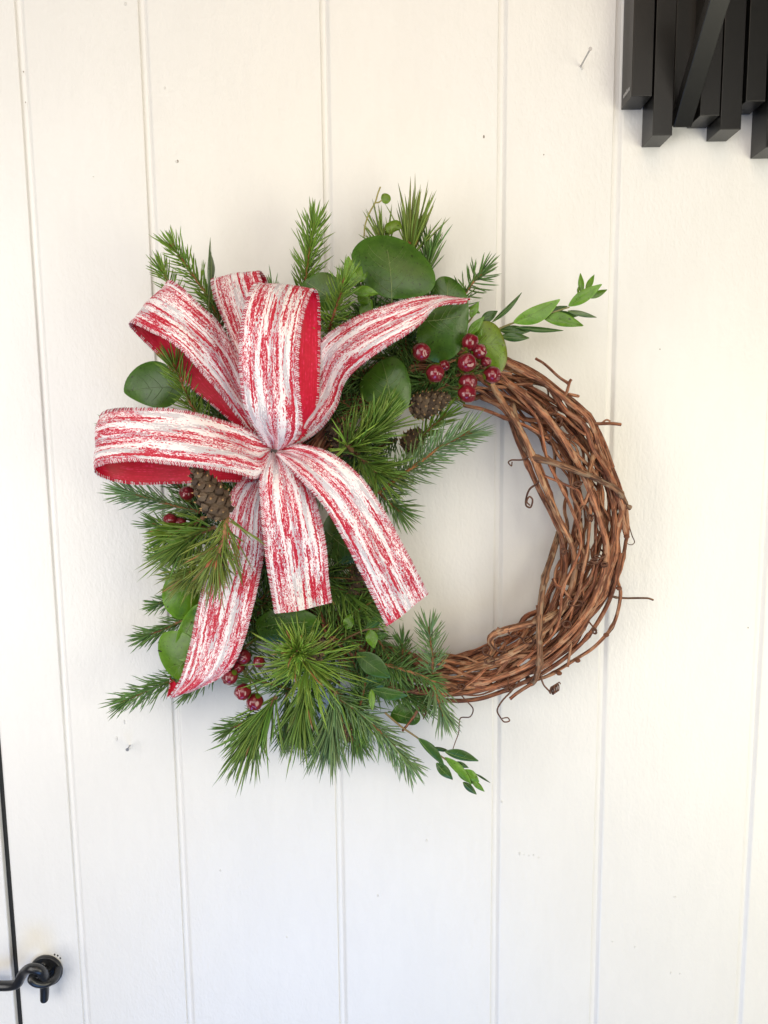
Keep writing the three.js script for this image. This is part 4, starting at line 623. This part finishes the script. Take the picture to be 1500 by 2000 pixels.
leafySprig('leafy green twig reaching out right above the bare vines', [[930, 668, 0.05], [975, 642, 0.055], [1020, 625, 0.06], [1055, 617, 0.062], [1112, 600, 0.066]], [
  [q6(540, 660, 0.061), q6(945, 460, 0.066), 33, { col: 'fresh', bow: 0.06 }], [q6(780, 605, 0.06), q6(1145, 690, 0.068), 27, { col: 'mid', bow: -0.03 }], [q6(1015, 520, 0.066), q6(1305, 330, 0.072), 24, { col: 'fresh' }], [q6(1130, 410, 0.066), q6(1118, 235, 0.062), 12, { col: 'fresh' }], [q6(1165, 390, 0.064), q6(1238, 248, 0.06), 12, { col: 'fresh' }], [q6(1190, 450, 0.06), q6(1350, 378, 0.058), 13, { col: 'mid' }],
  [q6(1010, 560, 0.062), q6(1260, 618, 0.066), 11, { col: 'grey' }], [q6(830, 600, 0.054), q6(1110, 600, 0.05), 18, { col: 'myrtle' }], [q6(800, 590, 0.05), q6(1010, 520, 0.05), 15, { col: 'myrtle' }], [q6(560, 700, 0.055), q6(975, 730, 0.06), 11, { col: 'myrtle', bow: 0.02 }], [q6(430, 780, 0.052), q6(680, 795, 0.056), 18, { col: 'myrtle' }], [q6(420, 725, 0.05), q6(690, 735, 0.052), 20, { col: 'myrtle' }], [q6(560, 660, 0.05), q6(750, 620, 0.046), 12, { col: 'myrtle' }], [q6(355, 660, 0.056), q6(615, 400, 0.062), 10, { col: 'myrtle', bow: 0.04 }], [q6(260, 650, 0.05), q6(405, 562, 0.05), 20, { col: 'myrtle' }], [q6(1095, 410, 0.066), q6(1108, 340, 0.068), 5, { col: 'lime' }]]);
leafySprig('small leaves crowded between the dark round leaf and the yellow one', [[905, 640, 0.06], [922, 620, 0.065], [930, 605, 0.068]], [
  [[913, 655, 0.08], [946, 618, 0.084], 18, { col: 'mid' }], [[918, 620, 0.07], [935, 590, 0.07], 15, { col: 'fresh' }], [[915, 600, 0.066], [938, 612, 0.07], 10, { col: 'mid' }], [[930, 660, 0.066], [942, 640, 0.07], 14, { col: 'mid' }]]);
const q5 = (x, y, z) => [380 + x / 3.125, 1130 + y / 3.125, z], qb = (x, y, z) => [740 + x / 2.68, 1130 + y / 2.68, z];
leafySprig('leafy twig hanging from the foot of the wreath', [[752, 1392, 0.055], [782, 1418, 0.056], [818, 1443, 0.058], [850, 1468, 0.06], [880, 1490, 0.062], [915, 1510, 0.062]], [
  [qb(205, 835, 0.06), qb(345, 985, 0.066), 18, { col: 'myrtle', bow: -0.05 }], [qb(345, 905, 0.06), qb(522, 955, 0.068), 20, { col: 'myrtle', bow: -0.03 }], [qb(300, 965, 0.058), qb(387, 1052, 0.062), 20, { col: 'myrtle' }], [qb(345, 935, 0.062), qb(485, 1080, 0.07), 17, { col: 'fresh', bow: -0.05 }], [qb(280, 885, 0.054), qb(375, 905, 0.056), 8, { col: 'myrtle' }], [qb(405, 985, 0.06), qb(490, 1075, 0.064), 18, { col: 'mid' }], [qb(450, 1000, 0.066), qb(525, 1065, 0.068), 18, { col: 'fresh' }], [qb(485, 1055, 0.066), qb(553, 1115, 0.07), 11, { col: 'fresh' }], [qb(440, 1065, 0.058), qb(512, 1130, 0.058), 13, { col: 'myrtle' }], [qb(400, 960, 0.05), qb(470, 990, 0.05), 10, { col: 'myrtle' }], [qb(505, 1020, 0.06), qb(585, 1070, 0.062), 4, { col: 'myrtle' }]], [0.24, 0.17, 0.07]);
leafySprig('dark leafy twig between the rosette and the bare spruce stem', [[660, 1255, 0.06], [690, 1240, 0.07], [715, 1230, 0.075], [740, 1228, 0.078]], [
  [q5(1070, 310, 0.085), q5(1095, 425, 0.09), 24, { col: 'mid' }], [q5(930, 310, 0.075), q5(950, 215, 0.07), 22, { col: 'mid' }], [q5(1040, 310, 0.07), q5(1180, 205, 0.07), 18, { col: 'myrtle' }], [q5(1080, 360, 0.07), q5(1180, 340, 0.07), 16, { col: 'myrtle' }], [q5(990, 455, 0.075), q5(1195, 605, 0.085), 40, { col: 'myrtle' }], [q5(1010, 470, 0.07), q5(1150, 600, 0.074), 34, { col: 'myrtle' }], [q5(1090, 680, 0.075), q5(1300, 715, 0.08), 24, { col: 'myrtle', bow: 0.04 }], [q5(1080, 675, 0.08), q5(1085, 808, 0.088), 13, { col: 'fresh' }], [q5(1020, 620, 0.065), q5(1190, 600, 0.07), 16, { col: 'myrtle' }], [q5(1090, 650, 0.06), q5(1180, 625, 0.06), 20, { col: 'myrtle' }]], [0.2, 0.11, 0.05]);
leafySprig('bright leafy shoot between the bright spruce tip and the largest leaf', [[680, 580, 0.085], [685, 550, 0.09], [688, 530, 0.092]], [
  [[685, 556, 0.092], [680, 500, 0.09], 24, { col: 'fresh' }], [[690, 556, 0.092], [706, 520, 0.088], 22, { col: 'mid' }], [[688, 570, 0.095], [739, 574, 0.1], 22, { col: 'fresh', bow: -0.06 }], [[680, 560, 0.088], [657, 536, 0.084], 22, { col: 'lime' }], [[700, 552, 0.09], [718, 532, 0.09], 11, { col: 'mid' }], [[700, 590, 0.08], [722, 572, 0.08], 28, { col: 'mid' }], [[706, 620, 0.076], [726, 585, 0.076], 26, { col: 'mid' }]], [0.2, 0.25, 0.06]);
leafySprig('single pointed leaf poking from the pine needles at the left edge', [[395, 1085, 0.07], [378, 1074, 0.08]], [[[380, 1074, 0.098], [322, 1052, 0.1], 26, { col: 'mid' }], [[375, 1055, 0.07], [345, 1040, 0.07], 18, { col: 'myrtle' }]]);

// ---------------------------------------------------------------- berries
const berryMat = new THREE.MeshPhysicalMaterial({ vertexColors: true, roughness: 0.28, clearcoat: 0.8, clearcoatRoughness: 0.14 });
function berries(label, list) {
  const b0 = P(list[0][0], list[0][1], list[0][3]), th = thing('berry_sprig', label, 'berries', b0), r = rng(61 + list.length * 13 + Math.floor(list[0][0]));
  const hub = list.reduce((a, q) => a.add(P(q[0], q[1], q[3] - 0.022)), V3(0, 0, 0)).multiplyScalar(1 / list.length);
  for (const [x, y, rad, z, dir = [0.15, 0.1, 1]] of list) {
    const c = P(x, y, z), R = rad * PX(z), d = V3(...dir).normalize(), g = new THREE.SphereGeometry(1, 28, 20), p = g.attributes.position, cols = [], ph = r() * 6, lob = 3;
    for (let i = 0; i < p.count; i++) {
      const X = p.getX(i), Y = p.getY(i), Z = p.getZ(i), a = Math.atan2(Z, X), top = smooth(0.2, 1, Y), k = 1 + 0.045 * Math.cos(lob * a + ph) * (0.4 + top) * Math.sqrt(Math.max(0, 1 - Y * Y)) + 0.03 * (vn((a / 6.2832 + 1) % 1, (Y + 1) / 2, 9, 7, Math.floor(x)) - 0.5) * 2 - 0.1 * smooth(0.75, 1, Y) + 0.14 * smooth(0.96, 1, Y);
      p.setXYZ(i, X * R * k, Y * R * k * 1.06, Z * R * k); const m = (0.75 + 0.5 * vn((a / 6.2832 + 1) % 1, (Y + 1) / 2, 6, 5, Math.floor(y))); cols.push(lerp(0.2, 0.14, r()) * m, 0.006 * m + 0.012 * smooth(-0.6, -1, Y), 0.017 * m);
    }
    g.setAttribute('color', new THREE.Float32BufferAttribute(cols, 3)); g.computeVertexNormals(); { const nn = g.attributes.normal, W = 29; for (let j = 0; j <= 20; j++) { const a = j * W, b = a + 28, v = V3(nn.getX(a) + nn.getX(b), nn.getY(a) + nn.getY(b), nn.getZ(a) + nn.getZ(b)).normalize(); nn.setXYZ(a, v.x, v.y, v.z); nn.setXYZ(b, v.x, v.y, v.z); } }
    const Q = new THREE.Quaternion().setFromUnitVectors(V3(0, 1, 0), d); g.applyQuaternion(Q); g.translate(c.x, c.y, c.z); const m = part(th, 'berry', g, berryMat);
    const cs = new Soup(); for (let k = 0; k < 5; k++) { // sepals cupping the foot
      const a = k / 5 * 6.2832 + ph, rows = []; for (let i = 0; i <= 4; i++) { const t = i / 4, el = lerp(-0.95, -0.15 + 0.25 * r() * t, t), w = 0.55 * Math.sin(Math.PI * (0.15 + 0.85 * t)) , row = []; for (const sd of [-1, 0, 1]) { const aa = a + sd * w * 0.75, rr = R * (1.07 + 0.2 * t * t) * Math.sqrt(Math.max(0.05, 1 - el * el)), v = V3(rr * Math.cos(aa), R * 1.12 * el, rr * Math.sin(aa)); row.push(cs.v(v.applyQuaternion(Q).add(c), V3(0, 0, 1), rgb(0.13 + 0.05 * r(), 0.2 + 0.05 * r(), 0.025))); } rows.push(row); }
      for (let i = 0; i < 4; i++) for (let j = 0; j < 2; j++) { cs.tri(rows[i][j], rows[i + 1][j], rows[i][j + 1]); cs.tri(rows[i][j + 1], rows[i + 1][j], rows[i + 1][j + 1]); }
    }
    part(m, 'calyx', cs.geo(true), leafMat);
    const st = new Soup(), e = c.clone().addScaledVector(d, -R); tube(st, [e, e.clone().lerp(hub, 0.5).addScaledVector(d, -0.004), hub], 0.0008, { seg: 8, sides: 6, color: rgb(0.16, 0.17, 0.05) }); part(m, 'stalk', st.geo(), veinMat);
  }
}
berries('two berries apart from the rest under the dark round leaf', [[823, 687, 17.5, 0.096, [0.75, -0.1, 0.8]], [850, 729, 17.5, 0.1, [0.75, -0.25, 0.8]], [868, 714, 11, 0.085, [0.5, 0.4, 0.6]]]);
berries('cluster of glossy red berries where the greenery meets the vines', [[912, 708, 18, 0.104, [0.25, 0.05, 1]], [918, 668, 16, 0.092, [0.2, 0.7, 0.7]], [936, 687, 14.5, 0.09, [0.6, 0.4, 0.7]], [949, 707, 10.5, 0.09, [0.5, 0.2, 0.9]], [961, 732, 16.5, 0.095, [0.85, -0.1, 0.6]], [914, 747, 17.5, 0.094, [0.6, 0.2, 0.8]], [912, 769, 17.5, 0.103, [0.75, -0.25, 0.7]]]);
berries('dark glossy berries half covered by the bright rosette', [[474, 1351, 16.5, 0.088, [-0.7, 0, 0.7]], [449, 1322, 16, 0.09, [-0.6, -0.6, 0.6]], [497, 1371, 17, 0.082, [-0.3, -0.6, 0.7]], [476, 1283, 15, 0.085, [-0.2, 0.4, 0.9]], [506, 1293, 12, 0.088, [0.2, 0.3, 0.9]], [465, 1303, 13, 0.082, [-0.3, 0, 0.9]]]);
berries('dull red berries in the needles under the left ribbon loop', [[365, 963, 14.5, 0.07, [-0.3, 0.3, 0.9]], [333, 1016, 14, 0.066, [-0.5, 0, 0.8]], [352, 1022, 12, 0.064, [0.3, 0, 0.9]], [368, 1041, 10, 0.08, [0, 0, 1]]]);

// ---------------------------------------------------------------- pine cones
const coneMats = [[0.13, 0.085, 0.052], [0.085, 0.055, 0.036], [0.165, 0.115, 0.072]].map((c) => new THREE.MeshStandardMaterial({ color: rgb(...c), roughness: 0.75, bumpMap: barkBump, bumpScale: 0.0003 }));
const scaleGeo = (() => { // a thick rhombic shield with a raised ridge and a point
  const s = new Soup(), O = [[-1, 0, 0], [-0.6, 0.5, 0.05], [0, 0.85, 0.1], [0.6, 0.5, 0.05], [1, 0, 0], [0.5, -0.55, -0.05], [0, -0.8, -0.1], [-0.5, -0.55, -0.05]], c = rgb(1, 1, 1), z = V3(0, 0, 1), put = (x, y, h) => s.v(V3(x, y, h), z, c, x, y);
  const rim = O.map(([x, y, h]) => put(x, y, h)), mid = O.map(([x, y, h]) => put(x * 0.5, y * 0.42 + 0.02, 0.42 + (Math.abs(y) < 0.1 ? 0.06 : 0))), low = O.map(([x, y]) => put(x * 0.6, y * 0.6 - 0.2, -0.9)), tip = put(0, 0.16, 0.85);
  for (let i = 0; i < 8; i++) { const j = (i + 1) % 8; s.tri(rim[j], rim[i], mid[i]); s.tri(rim[j], mid[i], mid[j]); s.tri(mid[j], mid[i], tip); s.tri(low[j], low[i], rim[i]); s.tri(low[j], rim[i], rim[j]); }
  const g = s.geo(); const f = g.toNonIndexed(); f.computeVertexNormals(); return f;
})();
const tipGeo = new THREE.ConeGeometry(0.2, 0.55, 5).rotateX(Math.PI / 2 - 0.5).translate(0, 0.26, 0.95);
const coneTip = new THREE.MeshStandardMaterial({ color: rgb(0.4, 0.24, 0.1), roughness: 0.7 });
function cone(label, base, tip, width, n = 60, tint = 0) {
  const A = P(...base), B = P(...tip), ax = B.clone().sub(A), L = ax.length(); ax.normalize(); const th = thing('pine_cone', label, 'pine cone', A), R = width / 2 * PX(base[2]), [u, w] = frameOf(ax), r = rng(Math.floor(base[0] * 3 + base[1]));
  const prof = (t) => R * Math.pow(Math.sin(Math.PI * (0.1 + 0.86 * Math.pow(t, 0.72))), 0.75);
  const lp = []; for (let i = 0; i <= 14; i++) lp.push(new THREE.Vector2(Math.max(0.0002, prof(i / 14) * 0.68), L * i / 14)); const cg = new THREE.LatheGeometry(lp, 16); cg.applyQuaternion(new THREE.Quaternion().setFromUnitVectors(V3(0, 1, 0), ax)); cg.translate(A.x, A.y, A.z); part(th, 'core', cg, coneMats[0]);
  for (let k = 0; k < n; k++) {
    const t = 0.03 + 0.94 * (k + 0.5) / n, az = k * 2.39996, rd = u.clone().multiplyScalar(Math.cos(az)).addScaledVector(w, Math.sin(az)), pr = prof(t), sl = (prof(Math.min(1, t + 0.03)) - prof(Math.max(0, t - 0.03))) / (L * 0.06);
    const nrm = rd.clone().addScaledVector(ax, -sl * 0.8 + 0.12).normalize(), side = V3().crossVectors(ax, nrm).normalize(), up = V3().crossVectors(nrm, side), sz = R * 0.4 * Math.pow(pr / R, 0.7) * (0.9 + 0.2 * r());
    const m = new THREE.Mesh(scaleGeo, coneMats[Math.floor(r() * 3)]); m.name = 'scale'; m.castShadow = m.receiveShadow = true;
    m.quaternion.setFromRotationMatrix(new THREE.Matrix4().makeBasis(side, up, nrm)); m.rotateX((r() - 0.5) * 0.25); m.scale.set(sz * 1.12, sz * 0.95, sz * 0.85);
    m.position.copy(A).addScaledVector(ax, L * t).addScaledVector(rd, pr * 0.92).sub(th.position); th.add(m);
    const pt = new THREE.Mesh(tipGeo, coneTip); pt.name = 'point'; m.add(pt);
  }
}
cone('closed brown pine cone hanging upside down in front of the left loop', [440, 1012, 0.125], [376, 908, 0.13], 58, 46);
cone('brown pine cone lying behind the very dark leaf below the berries', [800, 802, 0.066], [880, 774, 0.07], 46, 60);
cone('dark open pine cone at the edge of the wreath opening', [795, 880, 0.05], [822, 838, 0.055], 44, 50);
cone('brown pine cone behind the pine fan near the bow knot', [700, 880, 0.05], [640, 832, 0.07], 50, 54);
cone('small brown pine cone tucked behind the upper right of the rosette', [600, 1288, 0.08], [634, 1248, 0.104], 38, 50);
cone('dark pine cone hidden in the needles at the foot of the wreath', [665, 1405, 0.05], [690, 1448, 0.052], 40, 44);
cone('dark pine cone deep between the ribbon tails', [690, 1160, 0.05], [712, 1092, 0.055], 44, 46);

renderer.render(scene, camera);
